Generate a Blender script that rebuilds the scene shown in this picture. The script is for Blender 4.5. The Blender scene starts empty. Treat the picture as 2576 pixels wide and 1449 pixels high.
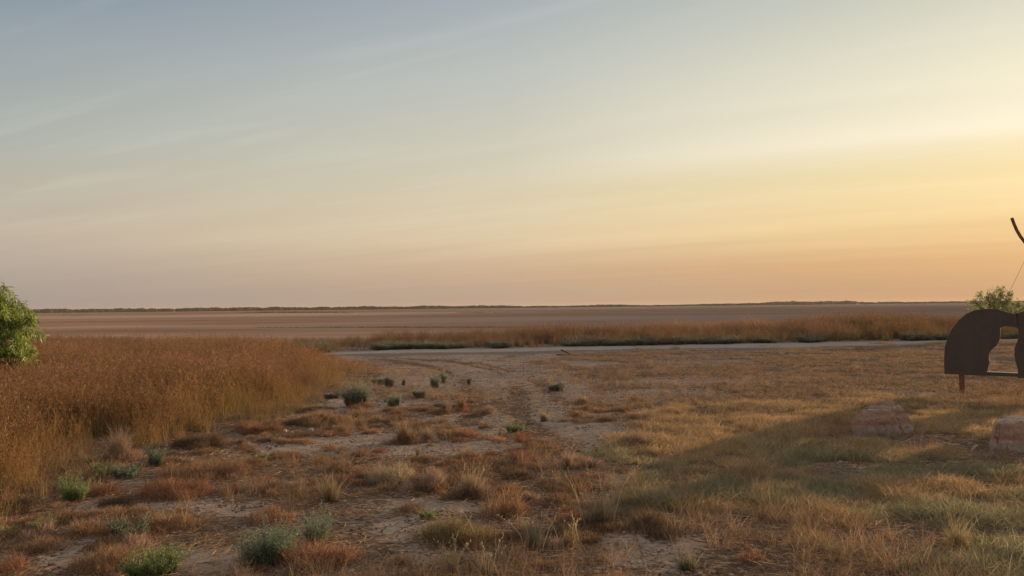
import bpy, bmesh, math
import numpy as np
from mathutils import Matrix, Vector

R = math.radians
SC = bpy.context.scene
COL = SC.collection
rng = np.random.default_rng(7)

# ------------------------------------------------------------------ camera
CAM_H = 1.65
FPX, CX, CY = 1860.0, 1288.0, 724.5          # focal length and centre, in pixels of a 2576 px wide photo
PITCH, ROLL = 1.49, -0.62
cam_d = bpy.data.cameras.new('camera')
cam = bpy.data.objects.new('camera', cam_d)
COL.objects.link(cam)
cam_d.sensor_width = 36.0
cam_d.lens = FPX / 2576.0 * 36.0
cam_d.clip_start = 0.05
cam_d.clip_end = 20000
CAM_M = Matrix.Rotation(R(90 + PITCH), 3, 'X') @ Matrix.Rotation(R(ROLL), 3, 'Z')
cam.matrix_world = Matrix.Translation((0, 0, CAM_H)) @ CAM_M.to_4x4()
SC.camera = cam
SC.render.resolution_x, SC.render.resolution_y = 1024, 576

# ------------------------------------------------------------------ world, sun, exposure
SUN_AZ, SUN_EL = 50.0, 9.0                    # azimuth to the right of the view axis (+Y)
SKY_GAIN = 1.0
SUN_STRENGTH = 5.0
w = bpy.data.worlds.new('World')
SC.world = w
w.use_nodes = True
nt = w.node_tree
nt.nodes.clear()


def N(tree, typ, **kw):
    n = tree.nodes.new(typ)
    ins = kw.pop('ins', {})
    for k, v in kw.items():
        setattr(n, k, v)
    for k, v in ins.items():
        if isinstance(v, bpy.types.NodeSocket):
            tree.links.new(v, n.inputs[k])
        else:
            n.inputs[k].default_value = v
    return n


def MATH(tree, op, a, b=0.0, c=None, clamp=False):
    n = tree.nodes.new('ShaderNodeMath')
    n.operation = op
    n.use_clamp = clamp
    for i, v in enumerate((a, b) if c is None else (a, b, c)):
        if isinstance(v, bpy.types.NodeSocket):
            tree.links.new(v, n.inputs[i])
        else:
            n.inputs[i].default_value = v
    return n.outputs[0]


def MIX(tree, fac, a, b, blend='MIX'):
    n = tree.nodes.new('ShaderNodeMix')
    n.data_type = 'RGBA'
    n.blend_type = blend
    for i, v in ((0, fac), (6, a), (7, b)):
        if isinstance(v, bpy.types.NodeSocket):
            tree.links.new(v, n.inputs[i])
        elif i == 0:
            n.inputs[0].default_value = v
        else:
            n.inputs[i].default_value = (*v, 1.0) if len(v) == 3 else v
    return n.outputs[2]


def MAPR(tree, v, a, b, c=0.0, d=1.0, smooth=False):
    n = tree.nodes.new('ShaderNodeMapRange')
    if smooth:
        n.interpolation_type = 'SMOOTHSTEP'
    tree.links.new(v, n.inputs[0])
    for i, x in enumerate((a, b, c, d)):
        n.inputs[i + 1].default_value = x
    return n.outputs[0]


def lin(r, g, b):
    def f(c):
        c /= 255.0
        return c / 12.92 if c <= 0.04045 else ((c + 0.055) / 1.055) ** 2.4
    return (f(r), f(g), f(b))


def RAMP(tree, fac, stops, interp='LINEAR'):
    n = tree.nodes.new('ShaderNodeValToRGB')
    cr = n.color_ramp
    cr.interpolation = interp
    while len(cr.elements) < len(stops):
        cr.elements.new(0.5)
    for e, (p, c) in zip(cr.elements, stops):
        e.position = p
        e.color = (*c, 1.0)
    if fac is not None:
        tree.links.new(fac, n.inputs[0])
    return n.outputs[0]


tc = N(nt, 'ShaderNodeTexCoord')
vn = N(nt, 'ShaderNodeVectorMath', operation='NORMALIZE', ins={0: tc.outputs['Generated']})
sep = N(nt, 'ShaderNodeSeparateXYZ', ins={0: vn.outputs[0]})
X, Y, Z = sep.outputs
el = MATH(nt, 'ARCSINE', Z)
elr = MAPR(nt, el, 0.0, math.pi / 2)          # 0 horizon .. 1 zenith
hor = MATH(nt, 'SQRT', MATH(nt, 'ADD', MATH(nt, 'MULTIPLY', X, X), MATH(nt, 'MULTIPLY', Y, Y)))
saz = MATH(nt, 'ADD', MATH(nt, 'MULTIPLY', X, math.sin(R(SUN_AZ))), MATH(nt, 'MULTIPLY', Y, math.cos(R(SUN_AZ))))
cosaz = MATH(nt, 'DIVIDE', saz, MATH(nt, 'MAXIMUM', hor, 0.001))

# thin veils of cirrus: noise on a high plane, stretched along one wind direction
zc = MATH(nt, 'ADD', MATH(nt, 'MAXIMUM', Z, 0.0), 0.06)
u = MATH(nt, 'DIVIDE', X, zc)
v = MATH(nt, 'DIVIDE', Y, zc)
wd = R(-64)
sa, ca = math.sin(wd), math.cos(wd)
along = MATH(nt, 'ADD', MATH(nt, 'MULTIPLY', u, sa), MATH(nt, 'MULTIPLY', v, ca))
across = MATH(nt, 'SUBTRACT', MATH(nt, 'MULTIPLY', u, ca), MATH(nt, 'MULTIPLY', v, sa))
cv = N(nt, 'ShaderNodeCombineXYZ', ins={0: MATH(nt, 'MULTIPLY', along, 0.20), 1: MATH(nt, 'MULTIPLY', across, 1.25)})
cl = N(nt, 'ShaderNodeTexNoise', ins={'Vector': cv.outputs[0], 'Scale': 1.0, 'Detail': 6.0, 'Roughness': 0.52, 'Distortion': 0.35})
clf = MAPR(nt, cl.outputs[0], 0.35, 0.75, -1.0, 1.0)
# the wind veils bend the height at which the colours change a little
clf = MATH(nt, 'MULTIPLY', clf, MAPR(nt, el, 0.02, 0.16, 0.15, 1.0))
el2 = MATH(nt, 'ADD', elr, MATH(nt, 'MULTIPLY', clf, 0.006))


def eps(px_y):                                # elevation (0..1 of 90 deg) of a photo row on the centre column
    return math.degrees(math.atan((772 - px_y) / FPX)) / 90.0


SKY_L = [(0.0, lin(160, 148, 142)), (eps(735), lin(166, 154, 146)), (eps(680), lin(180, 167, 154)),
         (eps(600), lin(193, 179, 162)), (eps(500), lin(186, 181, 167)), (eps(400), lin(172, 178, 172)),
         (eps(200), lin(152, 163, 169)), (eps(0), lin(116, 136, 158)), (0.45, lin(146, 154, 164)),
         (1.0, lin(188, 188, 182))]  # in all three ramps the overhead stops are brightened as unseen fill light
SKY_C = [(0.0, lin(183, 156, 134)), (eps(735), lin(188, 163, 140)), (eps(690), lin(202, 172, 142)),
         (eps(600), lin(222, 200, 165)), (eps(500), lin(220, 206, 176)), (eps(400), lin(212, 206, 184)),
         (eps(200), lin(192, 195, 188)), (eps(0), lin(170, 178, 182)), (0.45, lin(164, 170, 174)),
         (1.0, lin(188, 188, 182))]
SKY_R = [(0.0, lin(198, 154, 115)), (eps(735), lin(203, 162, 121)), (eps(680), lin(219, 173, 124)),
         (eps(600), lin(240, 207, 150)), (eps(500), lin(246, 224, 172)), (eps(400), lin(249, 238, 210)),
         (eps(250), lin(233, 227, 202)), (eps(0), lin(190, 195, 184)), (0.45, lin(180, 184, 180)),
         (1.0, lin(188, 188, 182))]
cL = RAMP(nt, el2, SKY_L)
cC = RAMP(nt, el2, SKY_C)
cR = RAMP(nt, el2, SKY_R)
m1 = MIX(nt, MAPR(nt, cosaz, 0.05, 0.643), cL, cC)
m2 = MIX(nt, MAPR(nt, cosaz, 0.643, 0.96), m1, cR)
# forward scattering close round the sun (which stands outside the frame)
sd = Vector((math.sin(R(SUN_AZ)) * math.cos(R(SUN_EL)), math.cos(R(SUN_AZ)) * math.cos(R(SUN_EL)), math.sin(R(SUN_EL))))
dt = N(nt, 'ShaderNodeVectorMath', operation='DOT_PRODUCT', ins={0: vn.outputs[0], 1: tuple(sd)})
g1 = MATH(nt, 'POWER', MATH(nt, 'MAXIMUM', dt.outputs['Value'], 0.0), 60.0)
glow = MIX(nt, g1, (0, 0, 0), (1.5, 1.2, 0.8))
m3 = MIX(nt, 0.05, m2, glow, 'ADD')
veil = MIX(nt, 1.0, m3, MIX(nt, MAPR(nt, clf, -1, 1), (0.945, 0.95, 0.955), (1.055, 1.045, 1.035)), 'MULTIPLY')
# fine bright wisps
cv2 = N(nt, 'ShaderNodeCombineXYZ', ins={0: MATH(nt, 'MULTIPLY', along, 0.5), 1: MATH(nt, 'MULTIPLY', across, 4.0), 2: 3.0})
cl2 = N(nt, 'ShaderNodeTexNoise', ins={'Vector': cv2.outputs[0], 'Scale': 1.0, 'Detail': 4.0, 'Roughness': 0.5, 'Distortion': 0.3})
wisp = MATH(nt, 'MULTIPLY', MAPR(nt, cl2.outputs[0], 0.52, 0.72, 0.0, 1.0, True), MAPR(nt, el, 0.05, 0.14))
wsk = MIX(nt, MATH(nt, 'MULTIPLY', wisp, 0.55), veil, (1.06, 1.06, 1.06), 'MIX')
veil = MIX(nt, MATH(nt, 'MULTIPLY', wisp, 0.08), veil, (0.9, 0.86, 0.76))
nish = N(nt, 'ShaderNodeTexSky', sky_type='NISHITA', sun_disc=False, sun_elevation=R(SUN_EL),
         sun_rotation=R(SUN_AZ), dust_density=3.0, air_density=1.2)
skyc = MIX(nt, 1.0, veil, MIX(nt, 1.0, nish.outputs[0], (0.0028, 0.003, 0.0034), 'MULTIPLY'), 'ADD')
# below the horizon: what the dry plain sends back
skyc = MIX(nt, MAPR(nt, Z, -0.02, -0.004), (0.10, 0.065, 0.045), skyc)
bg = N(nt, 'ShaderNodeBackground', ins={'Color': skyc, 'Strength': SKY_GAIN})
wo = N(nt, 'ShaderNodeOutputWorld', ins={'Surface': bg.outputs[0]})

sun_d = bpy.data.lights.new('sun', 'SUN')
sun_d.energy = SUN_STRENGTH
sun_d.angle = R(0.6)
sun_d.color = (1.0, 0.70, 0.42)
sun = bpy.data.objects.new('sun', sun_d)
COL.objects.link(sun)
sun.matrix_world = (-sd).to_track_quat('-Z', 'Y').to_matrix().to_4x4()

SC.view_settings.view_transform = 'Standard'
SC.view_settings.look = 'None'
SC.view_settings.exposure = 0.0
SC.view_settings.gamma = 1.0
SC.cycles.max_bounces = 8
SC.cycles.transparent_max_bounces = 8
SC.cycles.volume_bounces = 1
SC.cycles.use_denoising = True
SC.cycles.denoiser = 'OPENIMAGEDENOISE'
SC.cycles.denoising_input_passes = 'RGB_ALBEDO_NORMAL'
SC.cycles.denoising_prefilter = 'ACCURATE'

# ------------------------------------------------------------------ helpers
CM = np.array(CAM_M)


def ray(px, py):
    d = np.array([(px - CX) / FPX, -(py - CY) / FPX, -1.0])
    return CM @ d


def G(px, py):                                # photo pixel -> point on the ground
    d = ray(px, py)
    t = CAM_H / -d[2]
    return d[0] * t, d[1] * t


def P(x, y, z=0.0):                           # world -> photo pixels (numpy)
    x = np.asarray(x, float)
    v = np.stack([x, np.asarray(y, float), np.zeros_like(x) + z - CAM_H], -1) @ CM
    k = np.where(v[..., 2] < -1e-6, -v[..., 2], 1e-6)
    return CX + FPX * v[..., 0] / k, CY - FPX * v[..., 1] / k


def _h(ix, iy, s):
    n = (ix.astype(np.int64) * 374761393 + iy.astype(np.int64) * 668265263 + s * 982451653) & 0x7fffffff
    n = ((n ^ (n >> 13)) * 1274126177) & 0x7fffffff
    return ((n ^ (n >> 16)) & 0xffff) / 65535.0


def vn2(x, y, s=0):
    x = np.asarray(x, float)
    y = np.asarray(y, float)
    ix, iy = np.floor(x), np.floor(y)
    fx, fy = x - ix, y - iy
    fx, fy = fx * fx * (3 - 2 * fx), fy * fy * (3 - 2 * fy)
    a, b = _h(ix, iy, s), _h(ix + 1, iy, s)
    c, d = _h(ix, iy + 1, s), _h(ix + 1, iy + 1, s)
    return (a * (1 - fx) + b * fx) * (1 - fy) + (c * (1 - fx) + d * fx) * fy


def fbm(x, y, s=0, o=4):
    t, a, n = 0, 0.5, 0
    for i in range(o):
        t = t + a * vn2(np.asarray(x) * 2 ** i, np.asarray(y) * 2 ** i, s + i * 17)
        n += a
        a *= 0.5
    return t / n


def sstep(v, a, b):
    t = np.clip((v - a) / (b - a), 0, 1)
    return t * t * (3 - 2 * t)


def tag(o, label=None, cat=None, group=None, kind=None):
    if label:
        o['label'] = label
    if cat:
        o['category'] = cat
    if group:
        o['group'] = group
    if kind:
        o['kind'] = kind
    return o


def gz(x, y):                                 # gentle relief of the ground
    x = np.asarray(x, float)
    y = np.asarray(y, float)
    r = np.hypot(x, y)
    a = (fbm(x * 1.1, y * 1.1, 3, 4) - 0.5) * 0.05 + (fbm(x * 0.25, y * 0.25, 9, 2) - 0.5) * 0.05
    return a * (1 - sstep(r, 25, 60))


def empty(name, loc):
    o = bpy.data.objects.new(name, None)
    o.empty_display_size = 0.2
    o.location = loc
    COL.objects.link(o)
    return o


def mesh_from(name, V, F, mat=None, col=None, parent=None, link=True, smooth=False):
    V = np.ascontiguousarray(V, np.float32)
    F = np.ascontiguousarray(F, np.int32)
    me = bpy.data.meshes.new(name)
    k = F.shape[1]
    me.vertices.add(len(V))
    me.vertices.foreach_set('co', V.ravel())
    me.loops.add(F.size)
    me.loops.foreach_set('vertex_index', F.ravel())
    me.polygons.add(len(F))
    me.polygons.foreach_set('loop_start', np.arange(0, F.size, k, dtype=np.int32))
    me.polygons.foreach_set('loop_total', np.full(len(F), k, np.int32))
    if smooth:
        me.polygons.foreach_set('use_smooth', np.ones(len(F), bool))
    if col is not None:
        a = me.attributes.new('Col', 'FLOAT_COLOR', 'POINT')
        c = np.ones((len(V), 4), np.float32)
        c[:, :3] = col
        a.data.foreach_set('color', c.ravel())
    me.update(calc_edges=True)
    if mat:
        me.materials.append(mat)
    o = bpy.data.objects.new(name, me)
    if link:
        COL.objects.link(o)
    if parent:
        o.parent = parent
    return o


# ------------------------------------------------------------------ plant geometry (numpy)
class Geo:
    def __init__(s):
        s.v, s.f, s.c, s.n = [], [], [], 0

    def add(s, v, f, c):
        s.v.append(v.reshape(-1, 3))
        s.f.append(f.reshape(-1, 4) + s.n)
        s.c.append(c.reshape(-1, 3))
        s.n += len(s.v[-1])

    def build(s, name, mat, **kw):
        return mesh_from(name, np.concatenate(s.v), np.concatenate(s.f), mat, np.concatenate(s.c), **kw)


def blades(g, base, h, ang, lean, wid, col, seg=3, droop=0.3, tip=None, r=rng):
    """ribbons growing up from base (n,3); lean is how far the tip goes sideways as a share of h"""
    n = len(base)
    h, ang, lean, wid = [np.broadcast_to(np.asarray(q, float), (n,)) for q in (h, ang, lean, wid)]
    col = np.broadcast_to(np.asarray(col, float), (n, 3))
    tip = col if tip is None else np.broadcast_to(np.asarray(tip, float), (n, 3))
    t = np.linspace(0, 1, seg + 1)[None, :, None]
    d = np.stack([np.cos(ang), np.sin(ang), np.zeros(n)], -1)[:, None, :]
    out = (lean * h)[:, None, None] * (0.35 * t + 0.65 * t ** 2)
    up = h[:, None, None] * (t - droop * lean[:, None, None] * 0.5 * t ** 2.5)
    c = base[:, None, :] + d * out
    c = c + np.array([0, 0, 1.0]) * up
    wob = r.normal(0, 0.02, (n, seg + 1, 3)) * h[:, None, None] * t
    c = c + wob
    fa = r.uniform(0, math.pi * 2, n)
    sd_ = np.stack([np.cos(fa), np.sin(fa), r.normal(0, .2, n)], -1)[:, None, :]
    ww = wid[:, None, None] * (1 - 0.85 * t ** 1.6) * 0.5
    v = np.stack([c - sd_ * ww, c + sd_ * ww], 2)
    k = seg + 1
    i = (np.arange(n) * k * 2)[:, None] + (np.arange(seg) * 2)[None, :]
    f = np.stack([i, i + 1, i + 3, i + 2], -1)
    cc = col[:, None, None, :] * (1 - t[..., None]) + tip[:, None, None, :] * t[..., None]
    cc = np.broadcast_to(cc, (n, k, 2, 3)) * r.uniform(.8, 1.2, (n, 1, 1, 1))
    g.add(v, f, cc)
    return c


def leaves(g, pos, dirv, ln, wd, col, r=rng):
    n = len(pos)
    ln, wd = [np.broadcast_to(np.asarray(q, float), (n,)) for q in (ln, wd)]
    dirv = dirv / np.maximum(np.linalg.norm(dirv, axis=1, keepdims=True), 1e-6)
    rv = r.normal(size=(n, 3))
    s = np.cross(dirv, rv)
    s /= np.maximum(np.linalg.norm(s, axis=1, keepdims=True), 1e-6)
    v = np.stack([pos, pos + dirv * (ln * .45)[:, None] + s * (wd * .5)[:, None], pos + dirv * ln[:, None],
                  pos + dirv * (ln * .45)[:, None] - s * (wd * .5)[:, None]], 1)
    f = (np.arange(n) * 4)[:, None] + np.arange(4)[None]
    c = np.broadcast_to(np.asarray(col, float), (n, 3))[:, None, :] * r.uniform(.7, 1.3, (n, 1, 1))
    g.add(v, f, np.broadcast_to(c, (n, 4, 3)))


def disc(n, a, b, r=rng, pw=0.5):
    q = r.uniform(0, 1, n) ** pw
    th = r.uniform(0, 2 * math.pi, n)
    return np.stack([q * np.cos(th) * a, q * np.sin(th) * b, np.zeros(n)], -1)


def palmix(n, pal, r=rng):
    pal = np.array(pal, float)
    lum = pal.mean(1, keepdims=True)
    green = (pal[:, 1:2] > pal[:, 0:1])
    pal = lum + (pal - lum) * np.where(green, .85, .74)
    return pal[r.integers(0, len(pal), n)] * 1.18


# ------------------------------------------------------------------ materials
def new_mat(name):
    m = bpy.data.materials.new(name)
    m.use_nodes = True
    m.node_tree.nodes.clear()
    return m, m.node_tree


def plant_mat(name, trans=0.4, gloss=0.0):
    m, t = new_mat(name)
    a = N(t, 'ShaderNodeAttribute', attribute_name='Col', attribute_type='GEOMETRY')
    b = N(t, 'ShaderNodeAttribute', attribute_name='tint', attribute_type='INSTANCER')
    c = MIX(t, 1.0, a.outputs['Color'], b.outputs['Color'], 'MULTIPLY')
    d = N(t, 'ShaderNodeBsdfDiffuse', ins={'Color': c})
    tr = N(t, 'ShaderNodeBsdfTranslucent', ins={'Color': c})
    mx = N(t, 'ShaderNodeMixShader', ins={0: trans, 1: d.outputs[0], 2: tr.outputs[0]})
    out = mx
    if gloss:
        gl = N(t, 'ShaderNodeBsdfGlossy', ins={'Color': (1, 1, 1, 1), 'Roughness': 0.45})
        out = N(t, 'ShaderNodeMixShader', ins={0: gloss, 1: mx.outputs[0], 2: gl.outputs[0]})
    N(t, 'ShaderNodeOutputMaterial', ins={'Surface': out.outputs[0]})
    return m


M_GRASS = plant_mat('dry_grass', 0.42)
M_LEAF = plant_mat('soft_leaf', 0.48, 0.03)
M_LITTER = plant_mat('straw_litter', 0.2)

# ------------------------------------------------------------------ masks on the ground plane
ROAD_TOP = np.array([(-400, 900), (740, 889), (1000, 880), (1300, 875), (1500, 871), (1900, 865), (2380, 856), (2576, 852), (3600, 840)], float)
ROAD_BOT = np.array([(-400, 905), (740, 896), (1000, 896), (1300, 891), (1500, 888), (1900, 877), (2200, 869), (2380, 863), (2576, 859), (3600, 850)], float)


def road_t(px):
    return np.interp(px, ROAD_TOP[:, 0], ROAD_TOP[:, 1])


def road_b(px):
    return np.interp(px, ROAD_BOT[:, 0], ROAD_BOT[:, 1])


BARE = [(760, 1125, 190, 20), (240, 1272, 75, 22), (420, 1275, 190, 15), (640, 1280, 120, 13), (200, 1385, 130, 34),
        (540, 1415, 95, 34), (1050, 1325, 110, 26), (950, 1105, 190, 16), (1640, 1385, 130, 34), (1250, 945, 260, 40),
        (1450, 915, 300, 22), (1330, 1050, 190, 46), (1500, 1085, 150, 30), (1570, 1122, 120, 16), (2330, 985, 150, 9),
        (900, 1018, 160, 14), (640, 1045, 110, 8), (1120, 1270, 150, 12), (1600, 1200, 90, 16), (1080, 1400, 60, 26),
        (330, 1215, 50, 10), (720, 1215, 60, 8), (1500, 985, 280, 22), (1750, 960, 160, 8), (1930, 950, 150, 6),
        (2050, 1015, 80, 6), (1050, 1130, 150, 16), (1160, 1120, 200, 14)]


def bare_mask(px, py):
    m = np.zeros_like(px)
    for cx, cy, rx, ry in BARE:
        q = ((px - cx) / rx) ** 2 + ((py - cy) / ry) ** 2
        m = np.maximum(m, np.exp(-q * 0.9))
    return m


RUTS = [[(1250, 1010), (1330, 1060), (1390, 1130)], [(1010, 900), (1210, 915), (1330, 945), (1400, 1000)], [(700, 893), (960, 903), (1100, 925), (1165, 955), (1185, 990), (1190, 1060)],
        [(900, 897), (1130, 906), (1235, 930), (1295, 968), (1310, 1010), (1320, 1080)]]


def rut_mask(x, y):
    m = np.zeros_like(x)
    for line in RUTS:
        p = np.array([G(*q) for q in line])
        best = np.full(x.shape, 1e9)
        for a, b in zip(p[:-1], p[1:]):
            ab = b - a
            t = np.clip(((x - a[0]) * ab[0] + (y - a[1]) * ab[1]) / (ab @ ab), 0, 1)
            best = np.minimum(best, np.hypot(x - a[0] - t * ab[0], y - a[1] - t * ab[1]))
        m = np.maximum(m, np.exp(-(best / 0.20) ** 2))
    return m * (.55 + .45 * sstep(fbm(x * .9, y * .9, 19, 3), .38, .58))


def inpoly(px, py, poly):
    c = np.zeros(px.shape, bool)
    j = len(poly) - 1
    for i in range(len(poly)):
        xi, yi = poly[i]
        xj, yj = poly[j]
        k = ((yi > py) != (yj > py)) & (px < (xj - xi) * (py - yi) / (yj - yi + 1e-9) + xi)
        c ^= k
        j = i
    return c


FIELD = [(-900, 1480), (-300, 1420), (0, 1325), (100, 1295), (170, 1215), (235, 1165), (330, 1125), (430, 1120), (570, 1105),
         (690, 1060), (800, 1018), (880, 985), (945, 955), (965, 935), (930, 915), (840, 903), (700, 898), (-1500, 908), (-2400, 1000)]
TURF = [(1500, 1335), (1560, 1260), (1650, 1180), (1500, 1150), (1560, 1120), (1660, 1095), (1590, 1060), (1700, 1030),
        (1850, 1030), (2150, 1015), (2350, 1000), (2600, 1005), (3600, 1030), (4200, 1900), (2400, 1900), (2350, 1480),
        (2100, 1400), (1960, 1300), (1750, 1290), (1640, 1330)]
MIDG = [(1300, 905), (1560, 885), (1900, 880), (2380, 866), (2600, 862), (3300, 870), (3300, 1030), (2100, 1040), (1700, 1110),
        (1560, 1100), (1450, 1030), (1500, 960), (1400, 930)]

def edge_dist(x, y, poly):
    p = np.array([G(*q) for q in poly])
    best = np.full(np.shape(x), 1e9)
    for a, b in zip(p, np.roll(p, -1, 0)):
        ab = b - a
        t = np.clip(((x - a[0]) * ab[0] + (y - a[1]) * ab[1]) / (ab @ ab), 0, 1)
        best = np.minimum(best, np.hypot(x - a[0] - t * ab[0], y - a[1] - t * ab[1]))
    return best


# ------------------------------------------------------------------ ground sheet (fan of rings out to the horizon)
ang = np.concatenate([np.linspace(-180, -62, 36)[:-1], np.linspace(-62, 62, 840), np.linspace(62, 180, 36)[1:]])
off = np.concatenate([np.linspace(1, 0, 2), ])
ys = np.concatenate([np.arange(1800, 700, -12.0), np.arange(700, 300, -4.0), np.arange(300, 60, -2.0), np.arange(60, 12, -0.7),
                     np.array([12, 10, 8, 6.5, 5, 4, 3, 2.2, 1.6, 1.1, 0.8])])
rad = np.concatenate([[0.25, 0.8, 1.3], CAM_H * FPX / ys])
A, Rr = np.meshgrid(R(1) * ang, rad)
gx, gy = Rr * np.sin(A), Rr * np.cos(A)
ppx, ppy = P(gx, gy)
behind = gy < 0.5
ppx = np.where(behind, -5000, ppx)
ppy = np.where(behind, 3000, ppy)
rut = rut_mask(gx, gy)
bare = bare_mask(ppx, ppy)
wv = (fbm(gx * .7, gy * .7, 33, 4) - .5) * 11
inroad = sstep(ppy, road_t(ppx) - 1.2, road_t(ppx) + 1.2) * (1 - sstep(ppy + wv, road_b(ppx) - 2.0, road_b(ppx) + 2.5))
inroad[behind] = 0
far = sstep(Rr, 34, 44)
gzv = gz(gx, gy) - 0.03 * rut - 0.004 * inroad
V = np.stack([gx, gy, gzv], -1).reshape(-1, 3)
nr, na = gx.shape
ii = np.arange(nr * na).reshape(nr, na)
F = np.stack([ii[:-1, :-1], ii[:-1, 1:], ii[1:, 1:], ii[1:, :-1]], -1).reshape(-1, 4)
veg = (inpoly(ppx, ppy, TURF) * 1.0 + inpoly(ppx, ppy, FIELD) * 1.0).clip(0, 1)
clay = np.clip(0.46 * fbm(gx * .9, gy * .9, 21, 4) + 0.95 * bare + 0.15 * sstep(ppy, 1150, 900) * (1 - far) - 0.45 * veg - 1.0 * rut, 0, 1)
# colours of the distant flat: long bands (tan salt crust, brown mud, grey)
hy = ppy - (773 - 0.0108 * (ppx - 1288))
lg = np.log(np.maximum(hy, .4))
band = fbm(ppx / 1500 + 3, lg * 5.5, 41, 3)
tan = sstep(hy, 8.5, 10) * (1 - sstep(hy, 15.5, 18)) * (1 - sstep(ppx, 700, 1500)) + 0.5 * sstep(hy, 30, 36) * (1 - sstep(ppx, 1500, 2000)) * vn2(ppx / 300, hy / 5, 5)
grey = 0.7 * (1 - sstep(hy, 7.5, 9.5)) * sstep(ppx, 900, 1500) + sstep(hy, 23, 27) * (1 - sstep(hy, 33, 40)) * sstep(ppx, 700, 1200) * 0.8
thin = np.exp(-((hy - 13.5 - 1.2 * np.sin(ppx / 240)) / .5) ** 2) * sstep(ppx, 850, 1100) * (1 - sstep(ppx, 1350, 1550))
tan = np.clip(tan + thin, 0, 1)
band = band + .34 * sstep(ppx, 700, 1900) * sstep(hy, 9, 11)
lat = (ppy - road_t(ppx)) / (road_b(ppx) - road_t(ppx)) * (1 - sstep(ppx, 1700, 2200))
band = np.where(inroad > .01, np.clip(lat, 0, 1), band)
clay = np.clip(clay + .6 * sstep(ppy, road_b(ppx) - 1, road_b(ppx) + 1) * (1 - sstep(ppy, road_b(ppx) + 4, road_b(ppx) + 10)) * (1 - sstep(ppx, 1500, 1800)), 0, 1)
g_col = np.stack([clay, inroad, np.clip(far, 0, 1)], -1).reshape(-1, 3)

M_GROUND, t = new_mat('ground_soil')
at = N(t, 'ShaderNodeAttribute', attribute_name='Col')
at2 = N(t, 'ShaderNodeAttribute', attribute_name='Bands')
s1 = N(t, 'ShaderNodeSeparateXYZ', ins={0: at.outputs['Vector']})
s2 = N(t, 'ShaderNodeSeparateXYZ', ins={0: at2.outputs['Vector']})
geo = N(t, 'ShaderNodeNewGeometry')
pos = geo.outputs['Position']


def noise(vec, sc, det=4, rough=.55, dist=0.0):
    return N(t, 'ShaderNodeTexNoise', ins={'Vector': vec, 'Scale': sc, 'Detail': det, 'Roughness': rough, 'Distortion': dist}).outputs[0]


n_big = noise(pos, 0.9, 5, .6)
n_mid = noise(pos, 5.0, 6, .65)
n_fine = noise(pos, 34.0, 5, .7)
st = N(t, 'ShaderNodeMapping', ins={0: pos})
st.inputs['Rotation'].default_value = (0, 0, R(12))
st.inputs['Scale'].default_value = (1.0, 2.6, 1)
n_str = noise(st.outputs[0], 9.0, 5, .7, .6)
cl_m = MAPR(t, MATH(t, 'ADD', MATH(t, 'ADD', s1.outputs[0], MATH(t, 'MULTIPLY', MATH(t, 'SUBTRACT', n_mid, .5), 0.9)),
                    MATH(t, 'MULTIPLY', MATH(t, 'SUBTRACT', n_str, .5), 1.6)), 0.36, 0.66, 0, 1, True)
soil = RAMP(t, n_str, [(.3, (.12, .074, .052)), (.48, (.23, .145, .098)), (.62, (.36, .24, .155)), (.75, (.50, .36, .23))])
clayc = RAMP(t, n_mid, [(.3, (.38, .26, .185)), (.5, (.53, .375, .275)), (.68, (.68, .50, .38))])
clayc = MIX(t, MAPR(t, n_fine, .35, .7), MIX(t, 1.0, clayc, (.8, .78, .76), 'MULTIPLY'), clayc)
dist_ = N(t, 'ShaderNodeVectorMath', operation='MULTIPLY_ADD', ins={0: N(t, 'ShaderNodeTexNoise', ins={'Vector': pos, 'Scale': 6.0}).outputs[1], 1: (.12, .12, 0), 2: pos})
vor = N(t, 'ShaderNodeTexVoronoi', feature='DISTANCE_TO_EDGE', voronoi_dimensions='2D', ins={'Vector': dist_.outputs[0], 'Scale': 9.0})
crack = MATH(t, 'MULTIPLY', MAPR(t, vor.outputs[0], 0.0, 0.07, 1.0, 0.0), MAPR(t, n_big, .42, .58))
clayc = MIX(t, MATH(t, 'MULTIPLY', crack, .75), clayc, (.07, .05, .04))
gcol = MIX(t, cl_m, soil, clayc)
roadc = MIX(t, MAPR(t, n_str, .35, .65), (.38, .30, .25), (.54, .44, .37))
lane = MAPR(t, MATH(t, 'ADD', s2.outputs[2], MATH(t, 'MULTIPLY', MATH(t, 'SUBTRACT', n_mid, .5), .5)), .42, .58, 0, 1, True)
roadc = MIX(t, MATH(t, 'MULTIPLY', lane, .8), roadc, (.22, .165, .13))
gcol = MIX(t, s1.outputs[1], gcol, roadc)
sf = N(t, 'ShaderNodeMapping', ins={0: pos})
sf.inputs['Scale'].default_value = (0.012, 0.09, 1)
n_far = noise(sf.outputs[0], 1.0, 5, .6)
farc = RAMP(t, n_far, [(.3, (.33, .18, .115)), (.5, (.44, .255, .17)), (.7, (.55, .34, .235))])
farc = MIX(t, s2.outputs[0], farc, (.74, .47, .32))
farc = MIX(t, s2.outputs[1], farc, (.47, .32, .25))
farc = MIX(t, MAPR(t, s2.outputs[2], .35, .7, 0, .45), farc, (.26, .17, .125))
gcol = MIX(t, s1.outputs[2], gcol, farc)
bmp = N(t, 'ShaderNodeBump', ins={'Strength': 0.8, 'Distance': 0.013,
        'Height': MATH(t, 'ADD', MATH(t, 'ADD', n_fine, MATH(t, 'MULTIPLY', n_str, 1.2)), MATH(t, 'MULTIPLY', crack, -0.8))})
bs = N(t, 'ShaderNodeBsdfDiffuse', ins={'Color': gcol, 'Roughness': 1.0, 'Normal': bmp.outputs[0]})
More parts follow.
